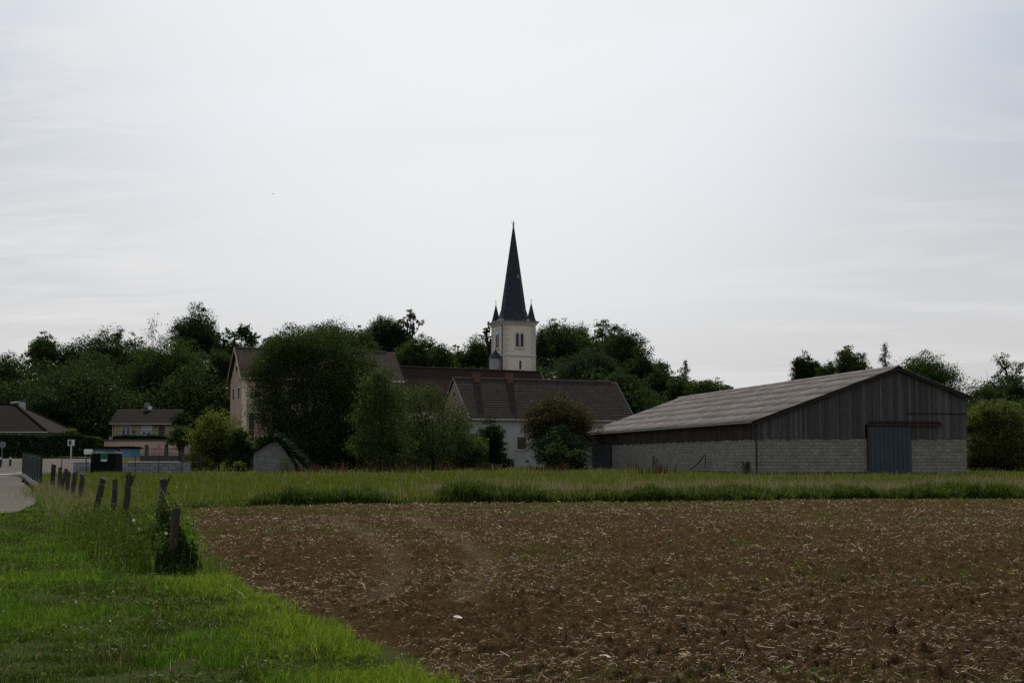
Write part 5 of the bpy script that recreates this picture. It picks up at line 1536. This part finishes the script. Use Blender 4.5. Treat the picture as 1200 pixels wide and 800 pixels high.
# ================================================================== LITTLE WHITE SHED
def build_shed():
    Y = 100.0
    A = at(297, 551, Y)
    zb = 0.5
    root = thing('shed', 'little white block shed with a tiled gable roof overgrown at right', 'shed', (A.x, Y, zb), R(3))
    W = 48 / F * Y
    ze = at(297, 530, Y).z - zb; zr = at(325, 513, Y).z - zb
    xr = 27 / F * Y
    L = 4.0
    MB().prism([(0, -0.4), (W, -0.4), (W, ze - 0.9), (xr, zr - 0.08), (0, ze)], 'y', 0, L).build('wall', M['shed_block'], root)
    sl = (zr - ze) / xr
    rf = MB()
    rf.prism([(-0.32, ze - 0.32 * sl), (xr, zr), (xr, zr + 0.12), (-0.32, ze - 0.32 * sl + 0.12)], 'y', -0.3, L + 0.2)
    sr = (zr - (ze - 0.9)) / (W - xr)
    rf.prism([(W + 0.3, ze - 0.9 - 0.3 * sr), (xr, zr), (xr, zr + 0.12), (W + 0.3, ze - 0.9 - 0.3 * sr + 0.12)], 'y', -0.3, L + 0.2)
    rf.build('roof', M['brown_tile'], root)
    # ivy over the right slope: it hangs on the shed and cannot be lifted off in one piece
    r = rs(77); n = 5000
    t = r.rand(n)
    C = np.stack([xr - 0.1 + (W - xr + 0.75) * t + r.normal(0, .08, n), r.uniform(-0.45, L * 0.6, n), zr + 0.18 - (zr - ze + 0.9) * t * 0.95 + r.normal(0, .13, n)], -1)
    V, Fq = cards(C, np.full(n, 0.17), r)
    tag(mesh_np('ivy', V, Fq, M['hedge'], None, loc=(A.x, Y, zb)), 'dark ivy blanket spilling over the right roof slope of the white shed', 'ivy')
build_shed()

# ================================================================== LEFT SIDE: HOUSES, WALLS, CABIN
def hip_house():
    Y = 150.0
    a, b = at(-60, 506.5, Y), at(57, 507, Y)
    zb = 1.5
    root = thing('house', 'house at the left edge with a steep brown hipped roof and white chimney', 'house', ((a.x + b.x) / 2, Y, zb))
    w = (b.x - a.x) / 2; d = 5.5
    ze = a.z - zb; zr = at(12, 473, Y + d).z - zb
    cx0 = root.location.x
    xr0, xr1 = at(2, 473, Y + d).x - cx0 - 3.0, at(17, 473, Y + d).x - cx0
    MB().box(-w + 0.5, w - 0.5, 0.5, 2 * d - 0.5, -0.6, ze + 0.2).build('wall', M['yellow_render'], root)
    rf = MB()
    vs = [(-w, 0, ze), (w, 0, ze), (w, 2 * d, ze), (-w, 2 * d, ze), (xr0, d, zr), (xr1, d, zr)]
    rf.add(vs, [(0, 1, 5, 4), (1, 2, 5), (2, 3, 4, 5), (3, 0, 4), (3, 2, 1, 0)])
    ro = rf.build('roof', M['brown_tile'], root)
    hp = MB()
    for p, q in ((0, 4), (1, 5), (2, 5), (3, 4), (4, 5)): hp.tube(vs[p], vs[q], 0.13, 0.13, 6)
    hp.build('hip_tiles', M['brown_tile'], ro)
    MB().tube((xr1 - 0.4, d, zr + 0.02), (xr1 + 0.6, d, zr + 0.12), 0.16, 0.14, 8).build('ridge_end', M['galv'], ro)
    xc = at(26, 480, Y + d).x - cx0
    c = MB().box(xc - 0.27, xc + 0.27, d - 0.3, d + 0.3, zr - 2.2, zr + 0.15).build('chimney', M['white_render'], ro)
    MB().box(xc - 0.2, xc + 0.2, d - 0.22, d + 0.22, zr + 0.152, zr + 0.34).build('cap', M['stone_dark'], c)
    MB().path([(-w, -0.07, ze), (w, -0.07, ze)], [0.07] * 2, 8).build('gutter', M['gutter'], root)
hip_house()
a, b = at(-70, 511, 141.5), at(97, 511, 141.5)
hedge('hedge', 'tall clipped almost black hedge along the far side of the road', a.x, b.x, 140.5, 142.5, 1.5, at(0, 511, 141).z - 1.5, 'hedge', 26000, 0.22, 401)
a, b = at(98, 514, 143), at(114, 514, 143)
hedge('hedge', 'short light green clipped hedge right of the square sign', a.x, b.x, 143, 144.5, 1.5, at(0, 513.5, 143).z - 1.5, 'leaf_mid', 3000, 0.22, 402)

def yellow_house():
    Y = 168.0
    a, b = at(130.5, 513, Y), at(205, 513, Y)
    zb = at(130, 515, Y).z
    root = thing('house', 'yellow house with brown roof and balcony rail above the salmon wall', 'house', (a.x, Y, zb), R(2))
    L = b.x - a.x; W = 7.0
    ze = at(130, 495.5, Y).z - zb; zr = at(130, 479.5, Y + W / 2).z - zb
    MB().box(0.25, L, 0, W, -3.5, ze).build('wall', M['yellow_render'], root)
    mb = MB()
    tiled_slope(mb, -0.2, L + 0.3, -0.6, ze - 0.15, W / 2, zr, 10, 0.04)
    tiled_slope(mb, -0.2, L + 0.3, W + 0.6, ze - 0.15, W / 2, zr, 10, 0.04)
    rf = mb.build('roof', M['brown_tile'], root)
    MB().prism([(0, ze - 0.2), (W, ze - 0.2), (W / 2, zr - 0.1)], 'x', 0.26, 0.5).build('gable_wall', M['yellow_render'], root)
    MB().path([(-0.2, -0.68, ze - 0.16), (L + 0.3, -0.68, ze - 0.16)], [0.07] * 2, 8).build('gutter', M['iron'], root)
    px = lambda p: (p - 130.5) / F * Y
    pz = lambda p: at(130, p, Y).z - zb
    c = MB().box(px(165.7), px(169.3), W / 2 - 0.3, W / 2 + 0.2, zr - 0.5, pz(474.5)).build('chimney', M['white_paint'], rf)
    MB().box(px(165), px(170), W / 2 - 0.4, W / 2 + 0.3, zr - 0.3, zr + 0.0).build('flashing', M['lead'], c)
    dsh = MB()
    dsh.tube((px(163.8), W / 2, zr - 0.2), (px(163.8), W / 2, zr + 0.5), 0.03, 0.03, 6)
    for k in range(3): dsh.tube((px(163.8), W / 2 - 0.1 - 0.05 * k, zr + 0.5), (px(163.8), W / 2 - 0.15 - 0.05 * k, zr + 0.5), 0.15 + 0.08 * k, 0.19 + 0.08 * k, 14)
    dsh.build('satellite_dish', M['galv'], root)
    # french window, roller-shuttered window, door
    wall_window(root, px(142), pz(511.2), px(153) - px(142), pz(497) - pz(511.2), name='french_window', ft=0.11)
    f = wall_window(root, px(165.5), pz(510.3), px(177) - px(165.5), pz(497) - pz(510.3), ft=0.09)
    MB().box(px(166.4), px(176.1), -0.047, -0.022, pz(506.3), pz(497.8)).build('roller_shutter', M['shutter_white'], f)
    MB().box(px(185.3), px(192), -0.06, -0.003, pz(511.5), pz(499)).build('door', M['shutter_brown'], root)
    MB().box(px(181), px(182.5), -0.16, -0.003, pz(501), pz(499)).build('wall_lamp', M['iron'], root)
    MB().box(px(154.5), px(158), -0.1, -0.003, pz(507), pz(504)).build('letter_box', M['shutter_brown'], root)
    MB().path([(0.16, -0.05, ze - 0.2), (0.16, -0.05, 0)], [0.05, 0.05], 6).build('downpipe', M['quoin'], root)
    # terrace slab and rail
    MB().box(0.2, L, -2.0, -0.003, -0.35, pz(512.4)).build('terrace', M['kerb'], root)
    rl = MB()
    zt_ = pz(505.3)
    rl.tube((0.4, -1.9, zt_), (L - 0.2, -1.9, zt_), 0.03, 0.03, 6).tube((0.4, -1.9, zt_ - 0.35), (L - 0.2, -1.9, zt_ - 0.35), 0.02, 0.02, 6)
    for k in range(12):
        xx = 0.4 + (L - 0.6) * k / 11
        rl.tube((xx, -1.9, pz(512.6)), (xx, -1.9, zt_), 0.025, 0.025, 6)
    rl.build('railing', M['iron'], root)
    return root
yellow_house()
a, b = at(132, 513, 164), at(194, 513, 164)
hz = at(0, 515.5, 164).z
hedge('hedge', 'low dark hedge along the top of the salmon wall under the yellow house', a.x, b.x, 164, 165, hz, at(0, 511, 164).z - hz, 'hedge', 5000, 0.2, 403)
def salmon_wall():
    Y = 146.0
    a, b = at(121.5, 533, Y), at(222, 533, Y)
    zb = 1.45
    zt = at(121, 516.3, Y).z
    root = thing('retaining_wall', 'long salmon pink wall with a grey coping below the yellow house', 'wall', (a.x, Y, zb), R(-1.2))
    L = b.x - a.x
    MB().box(0, L, 0, 0.4, -0.6, zt - zb).build('wall', M['salmon_render'], root)
    MB().box(-0.15, L + 0.1, -0.12, 0.52, zt - zb + 0.002, zt - zb + 0.16).build('coping', M['stone_dark'], root)
    xx = (186.0 - 121.5) / F * Y
    MB().tube((xx, -0.10, zt - zb - 0.45), (xx, -0.003, zt - zb - 0.45), 0.16, 0.16, 12).build('wall_lamp', M['pink_render'], root)
    # soil fill behind the wall up to the terrace
salmon_wall()
tag(poly_sheet('terrace_bank', [(-46, 146.4), (-31, 146.4), (-31, 168.5), (-46, 168.5)], M['meadow_ground'], at(121, 517, 146).z - 1.62 - 0.05 - g1(-40, 150) + 1.62, 4), kind='structure')

def low_wall():
    Y = 97.0
    a, b = at(85.5, 553, Y), at(222, 553, Y)
    zb = at(150, 553.5, Y).z
    root = thing('low_wall', 'low grey block wall with pale coping behind the recycling container', 'wall', (a.x, Y, zb))
    L = b.x - a.x
    h = at(150, 541.5, Y).z - zb
    MB().box(0, L, 0, 0.3, -0.4, h).build('wall', M['block_grey'], root)
    MB().box((150 - 85.5) / F * Y, L * 0.90, -0.05, 0.6, h + 0.002, h + 0.06).build('coping', M['line_paint'], root)
    # darker brick wall with iron fence on the next terrace
    Y2 = 118.0
    a, b = at(148, 541, Y2), at(222, 541, Y2)
    z2 = 1.0
    r2 = thing('garden_wall', 'dark stone garden wall topped by an iron fence below the salmon wall', 'wall', (a.x, Y2, z2))
    L2 = b.x - a.x
    hh = at(150, 533.5, Y2).z - z2
    MB().box(0, L2, 0, 0.3, -0.6, hh).build('wall', M['stone_dark'], r2)
    rl = MB()
    zt = hh + 0.55
    rl.tube((0, 0.15, zt), (L2, 0.15, zt), 0.02, 0.02, 5).tube((0, 0.15, hh + 0.15), (L2, 0.15, hh + 0.15), 0.02, 0.02, 5)
    for k in range(40): rl.tube((L2 * k / 39, 0.15, hh), (L2 * k / 39, 0.15, zt + 0.05), 0.012, 0.012, 4)
    rl.build('railing', M['iron'], r2)
    for p in (171, 194, 213): MB().box((p - 148) / F * Y2 - 0.12, (p - 148) / F * Y2 + 0.12, -0.02, 0.32, hh + 0.002, hh + 0.9).build('pillar', M['stone_dark'], r2)
low_wall()

def cabin():
    Y = 101.0
    a, b = at(108.5, 544, Y), at(142, 544, Y)
    zb = at(108, 549, Y).z
    root = thing('cabin', 'small blue kiosk with yellow base band and grey door panel behind the container', 'kiosk', (a.x, Y, zb))
    L = b.x - a.x; D = 9.0 / F * Y / 0.36
    z1 = at(108, 525.5, Y).z - zb; zy = at(108, 536, Y).z - zb
    xd0, xd1 = (133.5 - 108.5) / F * Y, (142 - 108.5) / F * Y
    MB().box(0, L, 0, 2.6, -0.4, z1).build('wall', M['cabin_blue'], root)
    # annex on the right, set forward, blue over yellow
    xe = (153.5 - 108.5) / F * Y
    MB().box(L + 0.003, xe, -0.35, 2.4, zy + 0.003, z1).build('wall', M['cabin_blue'], root)
    MB().box(L + 0.003, xe, -0.36, 2.41, -0.4, zy).build('base_band', M['cabin_yellow'], root)
    MB().box(xd0, xd1 - 0.02, -0.06, -0.003, -0.1, z1 - 0.12).build('door', M['cabin_grey'], root)
    rf = MB()
    n = 26
    for k in range(n):
        x0 = -0.15 + (xe + 0.3) * k / n; x1 = -0.15 + (xe + 0.3) * (k + 1) / n
        rf.box(x0, x1, -0.55, 2.8, z1 + 0.01 + 0.03 * (k % 2), z1 + 0.10 + 0.04 * (k % 2) + 0.03 * math.sin(k * 1.7))
    rf.build('roof', M['brown_tile'], root)
    # worn white lettering band and marks
    mk = MB()
    for k, (x0, w_) in enumerate([(0.12, 0.08), (0.23, 0.06), (0.32, 0.09), (0.44, 0.05), (0.52, 0.08), (0.62, 0.07)]):
        mk.box(x0 + 0.1, x0 + 0.1 + w_, -0.012, -0.003, z1 - 0.32, z1 - 0.18 - 0.03 * (k % 2))
    mk.build('worn_lettering', M['white_paint'], root)
    return root
cabin()
# white panel left of the kiosk
pw = at(103, 545, 99.0)
sg = thing('notice_panel', 'white panel with red end standing left of the blue kiosk', 'panel', (pw.x, 99.0, at(103, 552, 99).z))
zt = at(103, 526, 99).z - sg.location.z; zm = at(103, 532, 99).z - sg.location.z
MB().box(-0.28, 0.30, -0.02, 0.02, zm, zt).build('board', M['white_paint'], sg)
MB().box(-0.33, -0.283, -0.02, 0.02, zm, zt).build('end_strip', M['brick_red'], sg)
MB().tube((-0.2, 0.05, -0.2), (-0.2, 0.05, zt), 0.025, 0.025, 6).tube((0.2, 0.05, -0.2), (0.2, 0.05, zt), 0.025, 0.025, 6).build('posts', M['galv'], sg)

# recycling container
def container():
    Y = 90.0
    a, b = at(105, 556, Y), at(136, 556, Y)
    zb = at(120, 556.5, Y).z
    root = thing('recycling_container', 'black recycling container with green label and pale lid edge', 'container', ((a.x + b.x) / 2, Y, zb), R(-2))
    w = (b.x - a.x) / 2
    h = at(120, 531.5, Y).z - zb
    MB().prism([(-w, -0.05), (w, -0.05), (w - 0.05, h - 0.1), (w - 0.12, h), (-w + 0.12, h), (-w + 0.05, h - 0.1)], 'y', 0, 1.4).build('body', M['bin'], root, bevel=0.02)
    MB().box(-w + 0.02, w - 0.02, -0.03, 1.43, h + 0.002, h + 0.09).build('lid', M['galv'], root, bevel=0.02)
    x0, x1 = (117.5 - 105) / F * Y - w, (125.5 - 105) / F * Y - w
    lb = MB().box(x0, x1, -0.03, -0.003, h - 0.48, h - 0.02).build('label_plate', M['bin_label'], root)
    MB().tube(((x0 + x1) / 2, -0.05, h - 0.18), ((x0 + x1) / 2, -0.032, h - 0.18), 0.09, 0.09, 14).build('slot', M['iron'], lb)
    MB().box(x0 + 0.03, x1 - 0.03, -0.04, -0.032, h - 0.47, h - 0.36).build('white_strip', M['white_paint'], lb)
    for xx in (-w + 0.3, w - 0.3): MB().tube((xx, 0.7, h + 0.09), (xx, 0.7, h + 0.2), 0.05, 0.03, 8).build('lifting_eye', M['galv'], root)
container()

# signs and bollards on the car park
def sign_square():
    Y = 136.0
    p = at(83, 537, Y)
    root = thing('road_sign', 'square white framed sign with dark centre in front of the black hedge', 'sign', (p.x, Y, g1(p.x, Y)))
    zb = root.location.z
    zt, zl = at(83, 515, Y).z - zb, at(83, 522, Y).z - zb
    w = 4.0 / F * Y
    MB().box(-w, w, -0.03, 0.0, zl, zt).build('panel', M['white_paint'], root)
    MB().box(-w * 0.72, w * 0.2, -0.036, -0.032, zl + 0.08, zt - 0.07).build('dark_field', M['iron'], root)
    MB().prism([(0.0, zl + 0.12), (w * 0.62, zl + 0.22), (w * 0.5, zt - 0.1), (w * 0.1, zt - 0.2)], 'y', -0.043, -0.037).build('pale_mark', M['quoin'], root)
    MB().tube((0, 0.04, -0.2), (0, 0.04, zt), 0.07, 0.07, 8).build('post', M['quoin'], root)
sign_square()
def sign_round():
    Y = 118.0
    p = at(2.5, 541, Y)
    root = thing('road_sign', 'round grey sign on a post at the left edge, seen from behind', 'sign', (p.x, Y, g1(p.x, Y)))
    zb = root.location.z
    zc = at(3, 521, Y).z - zb
    MB().tube((0, -0.02, zc), (0, 0.02, zc), 0.27, 0.27, 24).build('disc', M['galv'], root)
    MB().tube((0, -0.05, -0.2), (0, -0.05, zc + 0.15), 0.04, 0.04, 8).build('post', M['galv'], root)
sign_round()
def bollard(px, Y, label):
    p = at(px, 541, Y)
    root = thing('bollard', label, 'bollard', (p.x, Y, g1(p.x, Y)), 0, 'green and white bollards on the car park')
    h = at(px, 534, Y).z - root.location.z
    w = 0.09
    MB().tube((0, 0, -0.1), (0, 0, h - 0.25), w, w, 10).build('shaft', M['green_iron'], root)
    MB().tube((0, 0, h - 0.248), (0, 0, h - 0.12), w + 0.01, w + 0.01, 10).build('white_band', M['white_paint'], root)
    MB().tube((0, 0, h - 0.118), (0, 0, h), w, w * 0.7, 10).build('cap', M['green_iron'], root)
bollard(0.5, 112, 'green bollard with white band at the very left edge of the car park')
bollard(12, 114, 'green bollard with white band standing right of the round sign')

# ------------------------------------------------------------------ wire fence behind the container
def wire_fence():
    Y = 93.5
    xs_px = [72, 101, 158, 186, 213, 235]
    root = thing('wire_fence', 'thin wire mesh fence with slim dark posts behind the meadow at left', 'fence', (at(150, 555, Y).x, Y, g1(-24, Y)))
    x0 = root.location.x
    for p in xs_px:
        x = at(p, 555, Y).x - x0
        MB().tube((x, 0, -0.2), (x, 0, 1.28), 0.035, 0.03, 6).build('post', M['iron'], root)
    mb = MB()
    xa, xb = at(72, 555, Y).x - x0, at(235, 555, Y).x - x0
    for k in range(6): mb.tube((xa, 0, 0.15 + k * 0.2), (xb, 0, 0.15 + k * 0.2), 0.005, 0.005, 4)
    n = int((xb - xa) / 0.22)
    for k in range(n): mb.tube((xa + k * 0.22, 0, 0.1), (xa + k * 0.22, 0, 1.18), 0.0035, 0.0035, 3)
    mb.build('mesh', M['iron'], root)
wire_fence()

# ------------------------------------------------------------------ green railing at the road
def green_fence():
    A, B = Vector((fence_x(57.5) - 0.35, 57.5, 0)), Vector((fence_x(84) - 0.35, 84, 0))
    root = thing('railing_fence', 'dark green metal railing fence on a concrete kerb beside the road', 'fence', (A.x, A.y, g1(A.x, A.y)))
    o = Vector(root.location)
    d = (B - A); L = d.length; d.normalize()
    n = Vector((-d.y, d.x, 0))
    def pt(s, z, off=0.0):
        p = A + d * s + n * off
        return Vector((p.x, p.y, g1(p.x, p.y) + z)) - o
    H = 1.34
    kb = MB()
    for k in range(13):
        s0, s1 = L * k / 13, L * (k + 1) / 13 - 0.03
        a, b = pt(s0, 0), pt(s1, 0)
        q = n * 0.09
        up = Vector((0, 0, 0.2)); dn = Vector((0, 0, -0.2))
        kb.add([a - q + dn, b - q + dn, b + q + dn, a + q + dn, a - q + up, b - q + up, b + q + up, a + q + up], [(0, 1, 2, 3), (4, 5, 6, 7), (0, 1, 5, 4), (1, 2, 6, 5), (2, 3, 7, 6), (3, 0, 4, 7)])
    kb.build('kerb', M['kerb'], root)
    for k in range(10):
        s = L * k / 9
        MB().tube(pt(s, -0.2), pt(s, H + 0.05), 0.06, 0.06, 8).build('post', M['green_iron'], root)
    rl = MB()
    for k in range(9):
        for z in (0.35, H - 0.08): rl.tube(pt(L * k / 9, z), pt(L * (k + 1) / 9, z), 0.025, 0.025, 6)
    rl.build('rail', M['green_iron'], root)
    bars = MB()
    m = int(L / 0.16)
    for k in range(m):
        s = L * k / m
        bars.tube(pt(s, 0.25), pt(s, H), 0.022, 0.022, 5)
    bars.build('bars', M['green_iron'], root)
green_fence()

# ------------------------------------------------------------------ old wooden posts
POSTS = 'old wooden fence posts along the verge'
def post(px, top, Y, wpx, lean_px, label, base_x_px=None, split=False, cap=None, mat='post_wood', seed=0):
    pt_ = at(px, top, Y)
    xb = pt_.x - lean_px / F * Y
    gz = g1(xb, Y)
    root = thing('fence_post', label, 'fence post', (xb, Y, gz), 0, POSTS)
    h = pt_.z - gz
    rad = wpx / F * Y / 2
    r = rs(seed + 500)
    k = 12
    pts, ra = [], []
    for i in range(k):
        f = i / (k - 1)
        pts.append(Vector((lean_px / F * Y * f + r.normal(0, .04) * rad, r.normal(0, .04) * rad + 0.05 * f, -0.3 + (h + 0.3) * f)))
        ra.append(rad * (1.06 - 0.10 * f + r.normal(0, .035)))
    mb = MB().path(pts, ra, 9)
    # ragged broken top and drying cracks: push the vertices about a little
    mb.v = [(x + r.normal(0, .05) * rad, y + r.normal(0, .05) * rad, z + (r.normal(0, .3) * rad if z > h - 0.01 else 0)) for x, y, z in mb.v]
    mb.build('shaft', M[mat], root, smooth=False)
    if split:
        t = Vector(pts[-1])
        MB().path([t + Vector((rad * 0.5, 0, -0.16)), t + Vector((rad * 1.5, 0, 0.0)), t + Vector((rad * 2.0, 0, 0.10))], [rad * 0.35, rad * 0.28, rad * 0.12], 6).build('splinter', M[mat], root)
    if cap == 'moss':
        C = r.normal(0, 1, (140, 3)) * np.array([rad * 0.8, rad * 0.8, 0.05]) + np.array([pts[-1].x, pts[-1].y, h + 0.05])
        V, Fq = cards(C, np.full(140, 0.05), r); mesh_np('moss_tuft', V, Fq, M['leaf_olive'], root)
    return root
post(205, 597, 20.3, 10.5, 0, 'grey cut post nearest the camera rising from a mound of ivy', seed=1)
post(191, 561, 27.5, 8.5, 3, 'splayed topped post between the nearest ivy post and the mossy post', split=True, seed=2)
post(150.5, 560, 31, 7.5, 6, 'post with mossy tuft and splinter on its top', split=True, cap='moss', seed=3)
post(134.5, 561, 34.5, 6.2, 2, 'straight slim post left of the mossy topped post', seed=4)
post(120, 561, 36, 7.2, 12, 'strongly tilted post in the middle of the row', seed=5)
post(96, 555, 44, 6, 2, 'brown upright post left of the strongly tilted one', seed=6)
post(87.5, 553, 47, 5.5, 3, 'dark slim post third from the green railing', seed=7)
post(80, 552, 50, 4.5, 2, 'thin post close behind the leaning twin post', seed=8)
post(77, 549.5, 52, 5, 8, 'leaning post close to the green railing end', seed=9)
post(70, 548, 54, 4.8, -1, 'short post between the black post and the leaning post', seed=11)
post(62.5, 545, 56, 5.5, 1, 'short thick black post next to the green railing', mat='dark_wood', seed=10)
mb = MB()
wp = [(-4.74, 20.3, 0.75), (at(191, 561, 27.5).x, 27.5, 1.0), (at(149, 560, 31).x, 31, 1.0), (at(132, 561, 36).x, 35, 0.95), (at(96, 555, 44).x, 44, 0.95), (at(80, 552, 50).x, 50, 0.95), (at(62, 545, 56).x, 56, 0.95)]
for dz in (0.0, -0.35):
    pts = []
    for (x0, y0, z0), (x1, y1, z1) in zip(wp[:-1], wp[1:]):
        for t in (0, 0.5):
            x, y = x0 + (x1 - x0) * t, y0 + (y1 - y0) * t
            pts.append((x, y, g1(x, y) + z0 + (z1 - z0) * t + dz - 0.06 * (t > 0)))
    x, y, z = wp[-1]; pts.append((x, y, g1(x, y) + z + dz))
    mb.path(pts, [0.0045] * len(pts), 5)
tag(mb.build('wire_strands', M['rust']), 'two slack rusty wire strands strung along the wooden posts', 'wire')

# ivy mound and bindweed on the posts
def leaf_mound(name, label, cat, px, py_top, py_bot, wpx, Y, n, leaf, mat, seed, flowers=0, lobes=((0, 0, 1, 1),)):
    r = rs(seed)
    p = at(px, py_bot, Y)
    gz = g1(p.x, Y)
    root = thing(name, label, cat, (p.x, Y, gz))
    w = wpx / F * Y / 2; h = at(px, py_top, Y).z - gz
    d = r.normal(0, 1, (n, 3)); d /= np.linalg.norm(d, axis=1)[:, None]
    d[:, 2] = np.abs(d[:, 2])
    rad = 1 - 0.55 * r.rand(n) ** 1.5
    rad *= 0.8 + 0.4 * vnoise(d[:, 0] * 3 + 5, d[:, 2] * 3 + d[:, 1] * 2, seed)
    lb = np.array(lobes)[r.choice(len(lobes), n, p=np.array([q[2] * q[3] for q in lobes]) / sum(q[2] * q[3] for q in lobes))]
    C = d * np.stack([w * lb[:, 2], w * 0.9 * lb[:, 2], h * lb[:, 3]], -1) * rad[:, None] + np.stack([lb[:, 0] * w, lb[:, 1] * w, np.zeros(n)], -1)
    V, Fq = cards(C, np.full(n, leaf), r, asp=0.8)
    mesh_np('leaves', V, Fq, M[mat], root)
    st = MB()
    for _ in range(14):
        q = C[r.randint(0, n)]
        st.path([(r.normal(0, .05), r.normal(0, .05), -0.05), (q[0] * .5, q[1] * .5, q[2] * .6), tuple(q)], [0.010, 0.008, 0.004], 5)
    st.build('stems', M['bark'], root)
    for k in range(flowers):
        a_ = r.uniform(-1.0, 1.0)
        c = Vector((w * 0.85 * a_, -w * 0.8, h * (0.35 + 0.5 * r.rand())))
        fl = MB()
        ring_ = [(c.x + 0.026 * math.cos(t), c.y - 0.02, c.z + 0.026 * math.sin(t)) for t in np.linspace(0, 2 * np.pi, 11)[:-1]]
        fl.cone(ring_, (c.x, c.y + 0.05, c.z)); fl.build('flower', M['petal'], root)
leaf_mound('ivy', 'mound of dark ivy around the foot of the nearest post', 'ivy', 206, 622, 674, 50, 20.4, 4200, 0.055, 'ivy', 61,
           lobes=[(0, 0, 0.75, 0.9), (0.55, 0.1, 0.6, 0.55), (-0.5, 0.1, 0.6, 0.8), (0.15, -0.1, 0.5, 1.05), (-0.2, -0.35, 0.7, 0.45), (0.75, -0.1, 0.35, 0.75)])
leaf_mound('bindweed', 'tangle of bindweed with white flowers before the splayed post', 'bindweed', 180, 592, 662, 60, 22.4, 5200, 0.05, 'weed', 62, flowers=3,
           lobes=[(0, 0, 0.6, 0.7), (0.5, 0.1, 0.5, 0.95), (-0.55, 0.0, 0.5, 0.55), (0.3, 0.3, 0.4, 1.1), (-0.85, 0.1, 0.35, 0.35), (-0.2, -0.3, 0.7, 0.4)])
leaf_mound('bindweed', 'dense leafy weeds around the foot of the mossy topped post', 'weeds', 148, 600, 632, 34, 29, 2600, 0.055, 'weed', 63,
           lobes=[(0, 0, 0.5, 1.0), (0.5, 0.2, 0.5, 0.6), (-0.5, 0.0, 0.5, 0.7), (-0.9, 0.1, 0.3, 0.4)])
leaf_mound('nettle', 'small leafy weed at the foot of the straight slim post', 'weeds', 126, 604, 628, 22, 29.5, 1300, 0.05, 'weed', 64,
           lobes=[(0, 0, 0.6, 1.0), (-0.6, 0.1, 0.5, 0.6), (0.5, -0.1, 0.45, 0.5)])
leaf_mound('bindweed', 'bleached creeper hanging on the splayed topped post', 'creeper', 188, 570, 612, 15, 27, 900, 0.045, 'leaf_pale', 65, flowers=1,
           lobes=[(0, 0, 0.6, 1.0), (-0.4, 0, 0.6, 0.6)])
# tall leafy stalks through the tangle
rr_ = rs(149)
q_ = 900
Yq = rr_.uniform(20.2, 32, q_); Xq = fence_x(Yq) + rr_.normal(-0.25, 0.35, q_)
Hq = 0.25 + 0.5 * rr_.rand(q_)
blades('tall_weeds', on_ground(Xq, Yq), Hq, np.full(q_, 0.012), M['weed'], 150, lean=0.3, label='tall leafy weed stalks among the near wooden posts', cat='weeds')
Cq = np.repeat(on_ground(Xq, Yq), 9, 0) + rr_.normal(0, 0.035, (q_ * 9, 3)); Cq[:, 2] += np.repeat(Hq, 9) * rr_.uniform(0.15, 0.95, q_ * 9)
Vq, Fq_ = cards(Cq, np.full(len(Cq), 0.05), rr_, up=0.3)
tag(mesh_np('tall_weeds', Vq, Fq_, M['weed']), 'leaves of the tall weeds among the near wooden posts', 'weeds', kind='stuff')

# rank grass under the posts
r = rs(141)
n = 12000
Yv = 20 * (58 / 20.0) ** r.rand(n)
Xv = fence_x(Yv) + r.normal(0, 0.45, n)
keep = Xv < fence_x(Yv) + 1.0
Xv, Yv = Xv[keep], Yv[keep]
m = len(Xv)
blades('rank_grass', on_ground(Xv, Yv), (0.10 + 0.30 * r.rand(m)) * np.interp(Yv, [20, 26, 60], [0.6, 1, 1]), np.maximum(0.008, Yv * 0.0003), M['grass'], 142, lean=0.35, label='rank tall grass growing under the line of wooden posts', cat='grass')
sel = r.rand(m) < np.interp(Yv, [20, 30, 36, 48, 60], [0.03, 0.08, 0.20, 0.25, 0.15])
blades('dry_grass', on_ground(Xv[sel] - 0.1, Yv[sel]), 0.25 + 0.4 * r.rand(sel.sum()), np.maximum(0.007, Yv[sel] * 0.00026), M['grass_dry'], 143, lean=0.35, label='dead brown grass stems between the wooden posts', cat='dry grass')

# ------------------------------------------------------------------ birds
def bird(px, py, Y, span, label, roll):
    p = at(px, py, Y)
    root = thing('bird', label, 'bird', tuple(p), R(40 * roll), 'birds in the sky')
    s = span / 2
    MB().path([(0, -s * 0.5, 0), (0, -s * 0.2, 0.0), (0, s * 0.3, 0), (0, s * 0.75, 0.0)], [s * 0.05, s * 0.15, s * 0.13, s * 0.04], 8).build('body', M['bird'], root, smooth=True)
    for q in (-1, 1):
        MB().prism([(q * s * 0.1, -s * 0.2), (q * s * 0.55, -s * 0.28), (q * s, s * 0.12), (q * s * 0.5, s * 0.16), (q * s * 0.1, s * 0.25)], 'z', s * 0.03, s * 0.06).build('wing', M['bird'], root)
bird(320, 227, 90, 0.22, 'small dark bird flying high at left, largest speck in the sky', 1)
bird(622.5, 248, 150, 0.2, 'tiny bird speck just right of the spire tip', -1)
bird(11, 379.5, 140, 0.22, 'tiny bird above the skyline trees at the far left', 0.4)
bird(1137, 429, 140, 0.22, 'tiny bird left of the tall tree at the right', 0.8)
